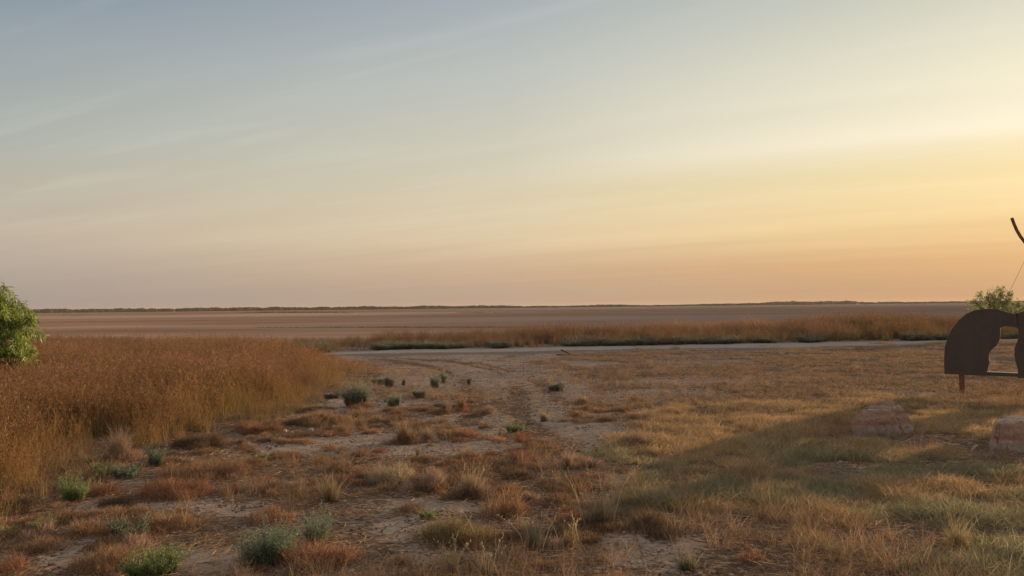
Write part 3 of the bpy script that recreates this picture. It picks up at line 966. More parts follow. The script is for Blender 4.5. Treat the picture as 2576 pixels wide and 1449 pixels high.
PLANTS = [
    # kind, palette, x0, x1, ytop, ybase, name, category, group, label
    ('leafy', 'BLUE', 592, 752, 1300, 1436, 'saltbush', 'shrub', 'grey green saltbushes', 'largest grey green saltbush, in the left foreground above an orange mat'),
    ('leafy', 'BLUE', 745, 852, 1278, 1378, 'saltbush', 'shrub', 'grey green saltbushes', 'upright grey green saltbush touching the right side of the largest one'),
    ('leafy', 'BLUE', 359, 416, 1113, 1176, 'saltbush', 'shrub', 'grey green saltbushes', 'grey green saltbush against the edge of the tall grass field'),
    ('leafy', 'BLUE', 289, 353, 1163, 1203, 'saltbush', 'shrub', 'grey green saltbushes', 'low sprawling grey green saltbush at the head of the pale clay path'),
    ('leafy', 'GREY', 858, 942, 955, 1026, 'saltbush', 'shrub', 'grey green saltbushes', 'bushy dull green saltbush beside the right tip of the tall grass'),
    ('leafy', 'BLUE', 975, 1010, 993, 1023, 'saltbush', 'shrub', 'grey green saltbushes', 'small round grey green saltbush alone on bare clay right of the bushy one'),
    ('leafy', 'GREY', 1040, 1075, 981, 1005, 'saltbush', 'shrub', 'grey green saltbushes', 'faint grey green saltbush below the narrow leaning one'),
    ('leafy', 'BLUE', 1085, 1110, 948, 979, 'saltbush', 'shrub', 'grey green saltbushes', 'narrow grey green saltbush standing between the wheel ruts'),
    ('leafy', 'BLUE', 1105, 1128, 934, 966, 'saltbush', 'shrub', 'grey green saltbushes', 'tall dark grey green saltbush just behind the narrow one between the ruts'),
    ('leafy', 'GREY', 1172, 1188, 953, 968, 'saltbush', 'shrub', 'grey green saltbushes', 'tiny grey green saltbush on the right hand wheel rut'),
    ('leafy', 'GREY', 1370, 1416, 961, 985, 'saltbush', 'shrub', 'grey green saltbushes', 'low grey green saltbush in the middle of the open clay'),
    ('leafy', 'GREY', 930, 974, 950, 968, 'saltbush', 'shrub', 'grey green saltbushes', 'flat dull green saltbush right under the tip of the tall grass'),
    ('leafy', 'GREY', 968, 990, 942, 974, 'saltbush', 'shrub', 'grey green saltbushes', 'upright dull green saltbush next to the brown stump'),
    ('leafy', 'GREY', 815, 862, 988, 1004, 'saltbush', 'shrub', 'grey green saltbushes', 'low dull green saltbush against the grass left of the bushy one'),
    ('leafy', 'GREY', 277, 383, 1294, 1364, 'saltbush', 'shrub', 'grey green saltbushes', 'dull olive grey saltbush with brown base left of the thin stalks'),
    ('leafy', 'GRN', 309, 466, 1372, 1470, 'green_weed', 'weed', 'bright green weeds', 'brightest yellow green weed cut by the bottom edge'),
    ('leafy', 'GRN', 150, 228, 1185, 1258, 'green_weed', 'weed', 'bright green weeds', 'bushy dark green weed at the front of the tall grass'),
    ('leafy', 'GRN', 228, 284, 1156, 1200, 'green_weed', 'weed', 'bright green weeds', 'pale green weed behind the small orange mat near the field edge'),
    ('leafy', 'GRN', 84, 142, 1300, 1344, 'green_weed', 'weed', 'bright green weeds', 'thin yellowish green weed at the foot of the tall grass, lower left'),
    ('leafy', 'GRN', -20, 50, 1315, 1356, 'green_weed', 'weed', 'bright green weeds', 'low green weed at the left edge of the picture'),
    ('leafy', 'GRN', 638, 672, 1138, 1161, 'green_weed', 'weed', 'bright green weeds', 'small green weed among the flat mats left of centre'),
    ('leafy', 'GRN', 1276, 1314, 1061, 1087, 'green_weed', 'weed', 'bright green weeds', 'small green weed with a rusty plant at its right side'),
    ('leafy', 'GRN', 1060, 1110, 1272, 1305, 'green_weed', 'weed', 'bright green weeds', 'sparse olive green weed behind the big olive clump'),
    ('mat', 'RUST', 348, 532, 1190, 1264, 'orange_mat_plant', 'plant', 'orange mat plants', 'large rust red mat plant in front of the tall grass field'),
    ('mat', 'ORNG', 400, 640, 1150, 1215, 'orange_mat_plant', 'plant', 'orange mat plants', 'broad brown orange mat plant behind the large rust red one'),
    ('mat', 'RUST', 215, 313, 1205, 1247, 'orange_mat_plant', 'plant', 'orange mat plants', 'orange mat plant right of the bushy dark green weed'),
    ('mat', 'BRN', 246, 349, 1243, 1282, 'orange_mat_plant', 'plant', 'orange mat plants', 'flat brown mat plant on the pale clay path'),
    ('mat', 'RUST', 668, 905, 1366, 1448, 'orange_mat_plant', 'plant', 'orange mat plants', 'bright orange mat plant in front of the largest saltbush'),
    ('mat', 'RUST', 625, 742, 1268, 1322, 'orange_mat_plant', 'plant', 'orange mat plants', 'orange mat plant just behind the largest saltbush'),
    ('mat', 'ORNG', 186, 354, 1362, 1452, 'orange_mat_plant', 'plant', 'orange mat plants', 'orange mat plant left of the brightest green weed'),
    ('mat', 'ORNG', 147, 238, 1302, 1362, 'orange_mat_plant', 'plant', 'orange mat plants', 'ragged orange brown mat plant below the field corner'),
    ('mat', 'RUST', -30, 60, 1372, 1450, 'orange_mat_plant', 'plant', 'orange mat plants', 'rust orange mat plant in the bottom left corner'),
    ('mat', 'ORNG', 50, 150, 1345, 1400, 'orange_mat_plant', 'plant', 'orange mat plants', 'dull orange mat plant below the thin yellowish weed'),
    ('mat', 'RUST', 698, 770, 1136, 1156, 'orange_mat_plant', 'plant', 'orange mat plants', 'small flat orange mat right of the small green weed'),
    ('mat', 'ORNG', 772, 834, 1147, 1164, 'orange_mat_plant', 'plant', 'orange mat plants', 'small flat brown mat, the right one of a pair below the pebbles'),
    ('mat', 'ORNG', 735, 790, 1098, 1117, 'orange_mat_plant', 'plant', 'orange mat plants', 'small orange mat between the two pale pebbles'),
    ('mat', 'RUST', 786, 850, 1080, 1100, 'orange_mat_plant', 'plant', 'orange mat plants', 'small orange mat touching the right hand pale pebble'),
    ('mat', 'RUST', 590, 712, 1060, 1094, 'orange_mat_plant', 'plant', 'orange mat plants', 'orange mat plant at the field edge left of the pale pebbles'),
    ('mat', 'BRN', 430, 585, 1085, 1132, 'orange_mat_plant', 'plant', 'orange mat plants', 'dark red brown mat hanging at the edge of the tall grass'),
    ('mat', 'RUST', 912, 958, 1076, 1091, 'orange_mat_plant', 'plant', 'orange mat plants', 'tiny orange mat left of the tall golden clump'),
    ('mat', 'RUST', 1146, 1206, 1074, 1100, 'orange_mat_plant', 'plant', 'orange mat plants', 'isolated vivid orange mat on dark litter near the centre'),
    ('mat', 'RUST', 875, 940, 1008, 1027, 'orange_mat_plant', 'plant', 'orange mat plants', 'red orange mat at the foot of the bushy dull green saltbush'),
    ('mat', 'RUST', 1864, 1936, 1385, 1431, 'orange_mat_plant', 'plant', 'orange mat plants', 'orange mat plant at the bottom right of centre'),
    ('mat', 'BRN', 1572, 1722, 1287, 1358, 'orange_mat_plant', 'plant', 'orange mat plants', 'dark brown mat plant at the right foot of the biggest tussock'),
    ('mat', 'RUST', 1270, 1340, 1124, 1168, 'orange_mat_plant', 'plant', 'orange mat plants', 'orange bushy mat right of centre with pale stalks'),
    ('mat', 'RUST', 1296, 1324, 1080, 1112, 'orange_mat_plant', 'plant', 'orange mat plants', 'rusty upright plant touching the small green weed'),
    ('mat', 'PINK', 1561, 1642, 1080, 1124, 'orange_mat_plant', 'plant', 'orange mat plants', 'reddish brown mat at the left edge of the yellow grass'),
    ('mat', 'ORNG', 744, 895, 1034, 1076, 'orange_mat_plant', 'plant', 'orange mat plants', 'wide orange brown mat above the two pale pebbles'),
    ('mat', 'OLIVE', 1051, 1244, 1285, 1392, 'olive_clump', 'plant', None, 'big spreading olive and orange clump, bottom centre'),
    ('mat', 'STRAW', 922, 1060, 1150, 1222, 'straw_clump', 'grass clump', 'straw coloured grass clumps', 'matted straw clump left of the spiky pink tussock'),
    ('mat', 'PINK', 1040, 1150, 1170, 1235, 'straw_clump', 'grass clump', 'straw coloured grass clumps', 'matted pinkish clump touching the left of the spiky tussock'),
    ('mat', 'ORNG', 1200, 1330, 1215, 1310, 'straw_clump', 'grass clump', 'straw coloured grass clumps', 'golden orange matted clump below right of the spiky tussock'),
    ('mat', 'ORNG', 370, 500, 1290, 1342, 'straw_clump', 'grass clump', 'straw coloured grass clumps', 'brown clump carrying thin upright stalks, lower left'),
    ('tuss', 'PINK', 244, 358, 1063, 1168, 'grass_tussock', 'grass clump', 'grass tussocks', 'fluffy golden tussock in front of the tall grass field'),
    ('tuss', 'ORNG', 972, 1062, 1042, 1119, 'grass_tussock', 'grass clump', 'grass tussocks', 'tall golden tussock with a dark olive core, upper centre'),
    ('tuss', 'PINK', 1040, 1115, 1060, 1112, 'grass_tussock', 'grass clump', 'grass tussocks', 'pale pink fluffy tussock at the right side of the tall golden one'),
    ('tuss', 'OLIVE', 775, 888, 1183, 1270, 'grass_tussock', 'grass clump', 'grass tussocks', 'olive brown tussock with upright tips above the second saltbush'),
    ('tuss', 'PINK', 1110, 1268, 1160, 1262, 'grass_tussock', 'grass clump', 'grass tussocks', 'spiky pinkish tussock fanning out in the centre foreground'),
    ('tuss', 'OLIVE', 1425, 1590, 1238, 1342, 'grass_tussock', 'grass clump', 'grass tussocks', 'biggest olive gold tussock with long bent stalks'),
    ('tuss', 'STRAW', 1096, 1180, 1372, 1462, 'grass_tussock', 'grass clump', 'grass tussocks', 'pale straw tussock cut by the bottom edge, left one of a pair'),
    ('tuss', 'STRAW', 1170, 1275, 1380, 1470, 'grass_tussock', 'grass clump', 'grass tussocks', 'pale straw tussock cut by the bottom edge, right one of a pair'),
    ('tuss', 'ORNG', 957, 1058, 1384, 1434, 'grass_tussock', 'grass clump', 'grass tussocks', 'small brown orange tussock right of the bright orange mat'),
    ('tuss', 'GREY', 1290, 1392, 1290, 1400, 'grass_tussock', 'grass clump', 'grass tussocks', 'grey green wiry tussock between the olive clump and the biggest tussock'),
    ('tuss', 'OLIVE', 1380, 1484, 1310, 1395, 'grass_tussock', 'grass clump', 'grass tussocks', 'dark olive tussock with pale seed tips below the biggest one'),
    ('tuss', 'PINK', 1396, 1460, 1110, 1182, 'grass_tussock', 'grass clump', 'grass tussocks', 'brownish tussock with pale stalks right of the orange bushy mat'),
    ('tuss', 'YEL', 1570, 1634, 1140, 1171, 'grass_tussock', 'grass clump', 'grass tussocks', 'short yellow tussock on bare clay beside the green turf'),
    ('tuss', 'PINK', 1094, 1150, 996, 1041, 'grass_tussock', 'grass clump', 'grass tussocks', 'greyish pink tussock on the left wheel rut'),
    ('tuss', 'ORNG', 1135, 1186, 985, 1035, 'grass_tussock', 'grass clump', 'grass tussocks', 'golden upright tussock next to the greyish pink one'),
    ('tuss', 'ORNG', 914, 988, 1038, 1068, 'grass_tussock', 'grass clump', 'grass tussocks', 'brown tussock with pale tips right of the wide orange brown mat'),
    ('tuss', 'ORNG', 1680, 1730, 1020, 1052, 'grass_tussock', 'grass clump', 'grass tussocks', 'small golden tussock at the upper left of the yellow grass'),
    ('tuss', 'PINK', 1430, 1500, 990, 1020, 'grass_tussock', 'grass clump', 'grass tussocks', 'low pinkish tussock on open clay right of the low saltbush'),
    ('tuss', 'STRAW', 1340, 1400, 1024, 1060, 'grass_tussock', 'grass clump', 'grass tussocks', 'loose straw tussock on grey clay above the small green weed'),
    ('tuss', 'GREY', 1660, 1800, 1370, 1450, 'grass_tussock', 'grass clump', 'grass tussocks', 'wiry grey brown tussock right of the cracked clay patch'),
    ('tuss', 'BRN', 1040, 1062, 1120, 1150, 'grass_tussock', 'grass clump', 'grass tussocks', 'thin dark tussock below the tall golden one'),
    ('tuss', 'YEL', 2340, 2480, 1290, 1400, 'grass_tussock', 'grass clump', 'grass tussocks', 'bushy yellow green tussock in the turf, lower right'),
    ('tuss', 'YEL', 2240, 2330, 1390, 1450, 'grass_tussock', 'grass clump', 'grass tussocks', 'yellow green tussock at the bottom edge, lower right'),
]
PALS = dict(RUST=PAL_RUST, ORNG=PAL_ORNG, OLIVE=PAL_OLIVE, STRAW=PAL_STRAW, PINK=PAL_PINK, YEL=PAL_YEL, BLUE=PAL_BLUE, GRN=PAL_GRN, GREY=PAL_GREY, BRN=PAL_BRN)
ONE = [1.0, 1.0, 1.0]


def stalks(parent, n_, w_, h_, r, name='seed_stalk', heads=True):
    for i in range(n_):
        g = Geo()
        b = np.array([[r.uniform(-.3, .3) * w_, r.uniform(-.2, .2) * w_, 0.0]])
        hgt = h_ * r.uniform(.8, 1.15)
        c = blades(g, b, [hgt], [r.uniform(0, 6.28)], [r.uniform(.15, .75)], [.0055], (.50, .36, .19), seg=6, r=r)
        if heads:
            k = np.linspace(3.5, 6, 10)
            i0 = np.minimum(k.astype(int), 5)
            fr = (k - i0)[:, None]
            p = c[0, i0] * (1 - fr) + c[0, i0 + 1] * fr
            leaves(g, p, r.normal(0, .6, (10, 3)) + np.array([0, 0, 1.0]), .022, .006, (.55, .42, .25), r=r)
        o = g.build(name, M_GRASS, parent=parent)
        o['tint'] = ONE


for idx, (kind, pn, x0, x1, yt, yb, name, cat, grp, label) in enumerate(PLANTS):
    r = np.random.default_rng(1000 + idx)
    if kind == 'mat':
        cx_, cy_, W, D, H = dims(x0, x1, yt, yb, .85, .7)
        g = Geo()
        mat_geo(g, W, D, H, PALS[pn], r=r, wid=max(.0028, cy_ * .0004))
        if W > .35:
            tussock_geo(g, W * .7, D * .7, H * 1.5, PAL_STRAW, 18, r, wid=.0028, core=.9)
        o = g.build(name, M_GRASS)
        o.location = place(name, cx_, cy_)
        o['tint'] = ONE
        root = o
        if 'thin upright stalks' in label:
            stalks(root, 7, W, .28, r, heads=False)
    elif kind == 'tuss':
        cx_, cy_, W, D, H = dims(x0, x1, yt, yb, .7, .45)
        g = Geo()
        n_ = int(np.clip(W * W * 3400, 220, 1100))
        tussock_geo(g, W, D, H, PALS[pn], n_, r, wid=max(.0028, cy_ * .0004))
        tussock_geo(g, W * .6, D * .6, H * .6, PAL_OLIVE if pn not in ('STRAW', 'YEL') else PALS[pn], n_ // 2, r, wid=max(.003, cy_ * .0004), stray=0)
        if pn in ('PINK', 'ORNG'):
            mat_geo(g, W * .8, D * .8, H * .5, PALS[pn], n_, r=r)
        if 'biggest' in label or 'spiky' in label or 'cut by' in label or 'seed tips' in label:
            root = empty(name, place(name, cx_, cy_))
            o = g.build('blades', M_GRASS, parent=root)
            o['tint'] = ONE
            stalks(root, 9 if 'biggest olive' in label else 6, W, H * (2.0 if 'biggest olive' in label else 1.25), r)
        else:
            o = g.build(name, M_GRASS)
            o.location = place(name, cx_, cy_)
            o['tint'] = ONE
            root = o
    else:
        cx_, cy_, W, D, H = dims(x0, x1, yt, yb, .7, .4)
        root = empty(name, place(name, cx_, cy_))
        nst = int(np.clip(W * D * 3000, 26, 460))
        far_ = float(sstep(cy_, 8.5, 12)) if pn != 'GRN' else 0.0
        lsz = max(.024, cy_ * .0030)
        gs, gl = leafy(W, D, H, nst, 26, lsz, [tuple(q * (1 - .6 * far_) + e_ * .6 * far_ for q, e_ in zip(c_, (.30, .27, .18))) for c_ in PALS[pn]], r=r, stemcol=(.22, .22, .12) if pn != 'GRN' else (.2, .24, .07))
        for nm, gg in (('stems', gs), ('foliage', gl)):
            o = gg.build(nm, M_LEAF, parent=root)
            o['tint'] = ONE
    tag(root, label, cat, grp)


# ------------------------------------------------------------------ trees and shrubs with a trunk
def tube(g, pts, r0, r1, col, seg=6):
    pts = np.array(pts, float)
    n_ = len(pts)
    rr = np.linspace(r0, r1, n_)
    d = np.gradient(pts, axis=0)
    d /= np.linalg.norm(d, axis=1, keepdims=True)
    ref = np.array([0.3, 0.9, 0.2])
    a = np.cross(d, ref)
    a /= np.linalg.norm(a, axis=1, keepdims=True)
    b = np.cross(d, a)
    th = np.linspace(0, 2 * math.pi, seg, endpoint=False)
    v = pts[:, None] + rr[:, None, None] * (a[:, None] * np.cos(th)[None, :, None] + b[:, None] * np.sin(th)[None, :, None])
    i = np.arange(n_ * seg).reshape(n_, seg)
    f = np.stack([i[:-1], np.roll(i[:-1], -1, 1), np.roll(i[1:], -1, 1), i[1:]], -1)
    g.add(v, f, np.broadcast_to(np.array(col), (n_ * seg, 3)))


def limb(p0, p1, k, r, sag=.0):
    t_ = np.linspace(0, 1, k)[:, None]
    p = np.array(p0) * (1 - t_) + np.array(p1) * t_
    L = np.linalg.norm(np.array(p1) - np.array(p0))
    p += r.normal(0, .035, (k, 3)) * L * np.sin(t_ * math.pi)
    p[:, 2] += np.sin(t_[:, 0] * math.pi) * sag * L
    return p


def shrub_tree(name, loc, clumps, leaf, lw, nleaf, pal, label, weep=1.0, trunk_r=.05, seed=5, forks=3):
    """clumps: list of (x, y, z, radius) of foliage masses relative to the base"""
    r = np.random.default_rng(seed)
    root = empty(name, loc)
    gt, gc = Geo(), Geo()
    bark = (.17, .12, .085)
    for k in range(forks):
        q = clumps[k % len(clumps)]
        tube(gt, limb((r.uniform(-.05, .05), r.uniform(-.05, .05), -.05), (q[0] * .4, q[1] * .4, q[2] * .62), 7, r), trunk_r, trunk_r * .5, bark, 8)
    for (x_, y_, z_, rd_) in clumps:
        k = np.array((x_, y_, z_)) * np.array((.35, .35, .5))
        tube(gt, limb(k, (x_, y_, z_), 6, r, .08), trunk_r * .45, trunk_r * .12, bark, 6)
        m = max(6, int(26 * rd_ / .4))
        e = r.normal(0, 1, (m, 3))
        e /= np.linalg.norm(e, axis=1, keepdims=True)
        e *= rd_ * r.uniform(.35, 1.1, (m, 1))
        for v_ in e:
            tip = np.array((x_, y_, z_)) + v_
            tw_ = limb((x_, y_, z_), tip, 5, r, .12)
            end = tip + np.array([v_[0] * .35, v_[1] * .35, -rd_ * .35 * weep])
            tw2 = np.concatenate([tw_, limb(tip, end, 4, r, .05)[1:]])
            tube(gt, tw2, .006, .002, (.22, .17, .09), 4)
            nl_ = int(nleaf * rd_ * rd_ / m)
            ii_ = r.uniform(1.5, len(tw2) - 1.01, nl_)
            i0 = ii_.astype(int)
            p = tw2[i0] * (1 - (ii_ - i0)[:, None]) + tw2[i0 + 1] * (ii_ - i0)[:, None]
            p = p + r.normal(0, .03, (nl_, 3))
            d = r.normal(0, .55, (nl_, 3)) + v_ / max(rd_, .01) * .5 + np.array([0, 0, -.9 * weep + .35 * (1 - weep)])
            leaves(gc, p, d, leaf * r.uniform(.6, 1.25, nl_), lw * r.uniform(.7, 1.2, nl_), palmix(nl_, pal, r) * r.uniform(.75, 1.2), r=r)
    tr = gt.build('trunk', M_BARK, parent=root)
    cr = gc.build('crown', M_LEAF, parent=root)
    cr['tint'] = ONE
    tag(root, label, 'tree' if 'tree' in name else 'shrub')
    return root


M_BARK, t = new_mat('bark')
a_ = N(t, 'ShaderNodeAttribute', attribute_name='Col')
nz = N(t, 'ShaderNodeTexNoise', ins={'Scale': 40.0, 'Detail': 4.0})
bc = MIX(t, 1.0, a_.outputs['Color'], RAMP(t, nz.outputs[0], [(.3, (.6, .6, .6)), (.7, (1.2, 1.15, 1.1))]), 'MULTIPLY')
d_ = N(t, 'ShaderNodeBsdfDiffuse', ins={'Color': bc})
N(t, 'ShaderNodeOutputMaterial', ins={'Surface': d_.outputs[0]})

PAL_TREE = [(.28, .36, .04), (.20, .28, .03), (.38, .45, .06), (.12, .18, .02), (.46, .48, .12)]
tx, ty = -10.75, 15.2
r = np.random.default_rng(3)
cl = [(.05, 0, 1.95, .36), (-.35, .1, 2.1, .40), (.38, -.05, 1.62, .38), (.62, .05, 1.22, .34), (-.1, -.25, 1.55, .42), (.15, .3, 1.5, .45),
      (.55, -.2, .86, .34), (-.5, -.1, 1.5, .5), (-.9, .1, 1.3, .5), (.15, -.35, 1.05, .42), (-.5, -.3, .9, .45), (-1.1, 0, .8, .4), (.85, .0, 1.5, .16),
      (.78, .1, .72, .22), (.3, 0, .6, .3)]
shrub_tree('willow_tree', (tx, ty, 0), cl, .13, .020, 11500, PAL_TREE, 'bright green weeping tree at the left edge rising from the tall grass', 1.0, .05, 5)

bx, by = G(2512, 850)
s_ = 34.5 / by
bx, by = bx * s_, by * s_
PAL_BUSH = [(.34, .36, .12), (.27, .30, .10), (.42, .42, .16)]
cl = [(-.95, 0, 1.55, .34), (-.80, 0, 1.98, .17), (-.35, .1, 1.65, .38), (-.25, 0, 1.98, .20), (.1, 0, 1.8, .38), (.08, 0, 2.18, .20), (.5, 0, 1.6, .36), (.58, .1, 1.98, .17),
      (.95, 0, 1.45, .28), (1.25, 0, 1.35, .17), (-.6, .1, 1.2, .45), (.1, -.1, 1.1, .5), (.7, 0, 1.0, .4)]
shrub_tree('leafy_shrub', (bx, by, 0), cl, .11, .04, 3600, PAL_BUSH, 'hazy green shrub rising behind the dark steel sculpture', .1, .04, 9)

# ------------------------------------------------------------------ far treeline
gtl = Geo()
prof = np.array([(-1500, 8), (80, 7.6), (600, 7.4), (1000, 6.8), (1250, 7.0), (1320, 4.5), (1420, 4), (1500, 5.5), (1590, 5), (1640, 3.2), (1750, 4),
                 (1900, 6.0), (1990, 7), (2150, 6.6), (2200, 4.2), (2280, 4.2), (2450, 3.6), (4500, 5)], float)
r = np.random.default_rng(21)
TD = 1700.0
bm = bmesh.new()
m = 1500
px_ = r.uniform(-700, 3300, m)
dist = TD + r.uniform(-90, 250, m)
az = np.arctan((px_ - CX) / FPX)
hpx = np.interp(px_, prof[:, 0], prof[:, 1]) * (.72 + .5 * fbm(px_ / 30, px_ * 0, 31, 3))
hm = hpx * dist / FPX / np.cos(az)
VV, FF, CC, nn = [], [], [], 0
ico = bmesh.new()
bmesh.ops.create_icosphere(ico, subdivisions=3, radius=1.0)
iv = np.array([v_.co[:] for v_ in ico.verts])
iff = np.array([[v_.index for v_ in f_.verts] for f_ in ico.faces])
for k in range(m):
    rr_ = r.uniform(4, 11)
    q = iv.copy()
    q *= (1 + r.normal(0, .17, (len(q), 1)))
    q *= np.array([rr_, rr_, hm[k] * .52])
    q += np.array([dist[k] / math.cos(az[k]) * math.sin(az[k]), dist[k], hm[k] * .47])
    VV.append(q)
    FF.append(iff + nn)
    CC.append(np.broadcast_to(np.array([.045, .048, .030]) * r.uniform(.6, 1.4), (len(q), 3)))
    nn += len(q)
tl = mesh_from('distant_treeline', np.concatenate(VV), np.concatenate(FF), M_BARK, np.concatenate(CC))
tag(tl, 'thin dark line of low trees along the whole horizon', 'trees', kind='stuff')

# low scrub islands and a bank on the flat
PAL_SCR = [(.15, .10, .06), (.11, .08, .05), (.19, .13, .075)]


def scrub(px0, px1, py, hpx_, label, nm, pal=PAL_SCR, cat='scrub', n_=500, seed=1):
    r = np.random.default_rng(seed)
    xa, ya = G(px0, py)
    xb, yb_ = G(px1, py)
    g = Geo()
    t_ = r.uniform(0, 1, n_)
    env = np.sin(np.clip(t_, 0, 1) * math.pi) ** .35 * (.25 + 1.0 * fbm(t_ * 7, t_ * 0 + seed, seed, 3))
    hm_ = hpx_ * ya / FPX
    b = np.stack([(xb - xa) * (t_ - .5), (yb_ - ya) * (t_ - .5) + r.uniform(-.02, .02, n_) * ya, np.zeros(n_)], -1)
    blades(g, b, hm_ * env * r.uniform(.6, 1.1, n_), r.uniform(0, 6.28, n_), r.uniform(0, .8, n_), hm_ * .7, palmix(n_, pal, r), seg=3, r=r)
    o = g.build(nm, M_GRASS)
    o.location = ((xa + xb) / 2, (ya + yb_) / 2, 0)
    o['tint'] = ONE
    tag(o, label, cat, kind='stuff')


scrub(608, 880, 786.5, 3.4, 'long dark strip of scrub on the flat left of centre', 'scrub_strip', seed=11, n_=900)
scrub(172, 205, 794.5, 2.2, 'short dark strip of scrub on the flat near the left tree', 'scrub_strip', seed=12, n_=120)
scrub(1145, 1290, 786.5, 4.0, 'pale low mound of scrub on the flat near the centre', 'scrub_strip', [(.30, .20, .13), (.24, .16, .10)], seed=13, n_=420)
scrub(640, 1340, 823.5, 2.6, 'thin dark strip of scrub just behind the grass band', 'scrub_strip', seed=14, n_=2200)
scrub(1780, 1800, 774, 1.4, 'tiny dark speck of scrub on the flat right of centre', 'scrub_strip', seed=15, n_=50)

# ------------------------------------------------------------------ boulders
M_ROCK, t = new_mat('banded_sandstone')
tco = N(t, 'ShaderNodeTexCoord')
so = N(t, 'ShaderNodeSeparateXYZ', ins={0: tco.outputs['Object']})
nz1 = N(t, 'ShaderNodeTexNoise', ins={'Vector': tco.outputs['Object'], 'Scale': 4.0, 'Detail': 5.0, 'Roughness': .6})
nz2 = N(t, 'ShaderNodeTexNoise', ins={'Vector': tco.outputs['Object'], 'Scale': 26.0, 'Detail': 5.0, 'Roughness': .65})
zz = MATH(t, 'ADD', so.outputs[2], MATH(t, 'MULTIPLY', MATH(t, 'SUBTRACT', nz1.outputs[0], .5), .14))
fr_ = MAPR(t, zz, 0.0, 0.46)
rc = RAMP(t, fr_, [(0.0, (0.490, 0.325, 0.251)), (.22, (0.621, 0.445, 0.345)), (.30, (0.566, 0.394, 0.297)), (.33, (0.566, 0.189, 0.086)), (.42, (0.546, 0.256, 0.157)),
                   (.55, (0.585, 0.308, 0.195)), (.63, (0.510, 0.223, 0.125)), (.72, (0.621, 0.342, 0.219)), (.76, (0.800, 0.616, 0.486)), (.80, (0.621, 0.325, 0.188)), (1.0, (0.679, 0.376, 0.219))])
rc = MIX(t, .42, rc, (.40, .265, .20))
rc = MIX(t, MAPR(t, nz2.outputs[0], .5, .75, 0, .35), rc, (.30, .19, .14))
rc = MIX(t, 1.0, rc, RAMP(t, nz2.outputs[0], [(.3, (.55, .53, .52)), (.7, (1.05, 1.05, 1.05))]), 'MULTIPLY')
bp = N(t, 'ShaderNodeBump', ins={'Strength': .7, 'Distance': .012, 'Height': nz2.outputs[0]})
rb = N(t, 'ShaderNodeBsdfPrincipled', ins={'Base Color': rc, 'Roughness': .85, 'Normal': bp.outputs[0]})
N(t, 'ShaderNodeOutputMaterial', ins={'Surface': rb.outputs[0]})


def boulder(hulls, loc, label, seed=1, cuts=4):
    bm = bmesh.new()
    for pts in hulls:
        b2 = bmesh.new()
        vs = [b2.verts.new(p_) for p_ in pts]
        q = bmesh.ops.convex_hull(b2, input=vs)
        bmesh.ops.delete(b2, geom=[e_ for e_ in q['geom_interior'] if isinstance(e_, bmesh.types.BMVert)], context='VERTS')
        bmesh.ops.triangulate(b2, faces=b2.faces[:])
        bmesh.ops.bevel(b2, geom=[e_ for e_ in b2.edges if e_.calc_face_angle(0) > .35], offset=.03, segments=4, profile=.6, clamp_overlap=True, affect='EDGES')
        bmesh.ops.triangulate(b2, faces=b2.faces[:])
        for _ in range(3):
            bmesh.ops.subdivide_edges(b2, edges=[e_ for e_ in b2.edges if e_.calc_length() > .035], cuts=1)
            bmesh.ops.triangulate(b2, faces=b2.faces[:])
        me_ = bpy.data.meshes.new('tmp')
        b2.to_mesh(me_)
        bm.from_mesh(me_)
        b2.free()
    bm.normal_update()
    for v_ in bm.verts:
        c = v_.co
        d = float(fbm(c.x * 5 + c.z * 3, c.y * 5 + c.z * 4, seed, 4)) - .5
        d2 = float(vn2(c.z * 34 + c.x * 2, c.y * 2, seed + 3)) - .5
        d3 = abs(float(fbm(c.x * 9 + 3, c.z * 12 + c.y * 9, seed + 9, 3)) - .5)
        v_.co += v_.normal * (d * .05 + d2 * .008 - .016 * max(0, .05 - d3) / .05)
    me = bpy.data.meshes.new('boulder')
    bm.to_mesh(me)
    bm.free()
    me.materials.append(M_ROCK)
    for p_ in me.polygons:
        p_.use_smooth = True
    o = bpy.data.objects.new('boulder', me)
    COL.objects.link(o)
    o.location = loc
    tag(o, label, 'boulder', 'banded sandstone boulders')
    return o


rx, ry = G(2234, 1094)
W1 = 170 * ry / FPX
h1 = [(-.49, .03, -.05), (-.49, .02, .12), (-.44, .0, .24), (-.33, .02, .345), (-.10, .0, .36), (.06, .0, .345), (.16, .01, .29), (.22, .02, .17), (.26, 0, -.05),
      (-.34, -.10, -.05), (.06, -.12, -.05), (-.30, -.07, .2), (.04, -.08, .2), (-.46, .35, .05), (-.30, .30, .32), (.05, .30, .32), (.2, .35, .15), (.26, .3, -.05), (-.46, .3, -.05)]
h2 = [(-.28, .14, .37), (-.14, .13, .42), (-.03, .12, .45), (.07, .12, .475), (.16, .13, .43), (.27, .12, .35), (.38, .12, .22), (.46, .14, .09), (.49, .16, -.05),
      (.30, .02, .10), (.34, .0, -.05), (.14, .05, .30), (-.25, .5, .25), (.05, .5, .38), (.30, .5, .25), (.44, .45, -.05), (-.36, .5, -.05), (-.36, .3, .2), (.40, .3, .1)]
sx = W1 / 1.0
boulder([[(a_ * sx + b_ * sx * rx / ry, b_ * sx, c_ * sx * 1.14) for a_, b_, c_ in h] for h in (h1, h2)], (rx, ry + .08, float(gz(rx, ry)) - .01),
        'rounded orange and white banded boulder in full view on the grass', 3)
rx2, ry2 = G(2500, 1138)
k = ry2 / FPX
SH2 = rx2 / ry2
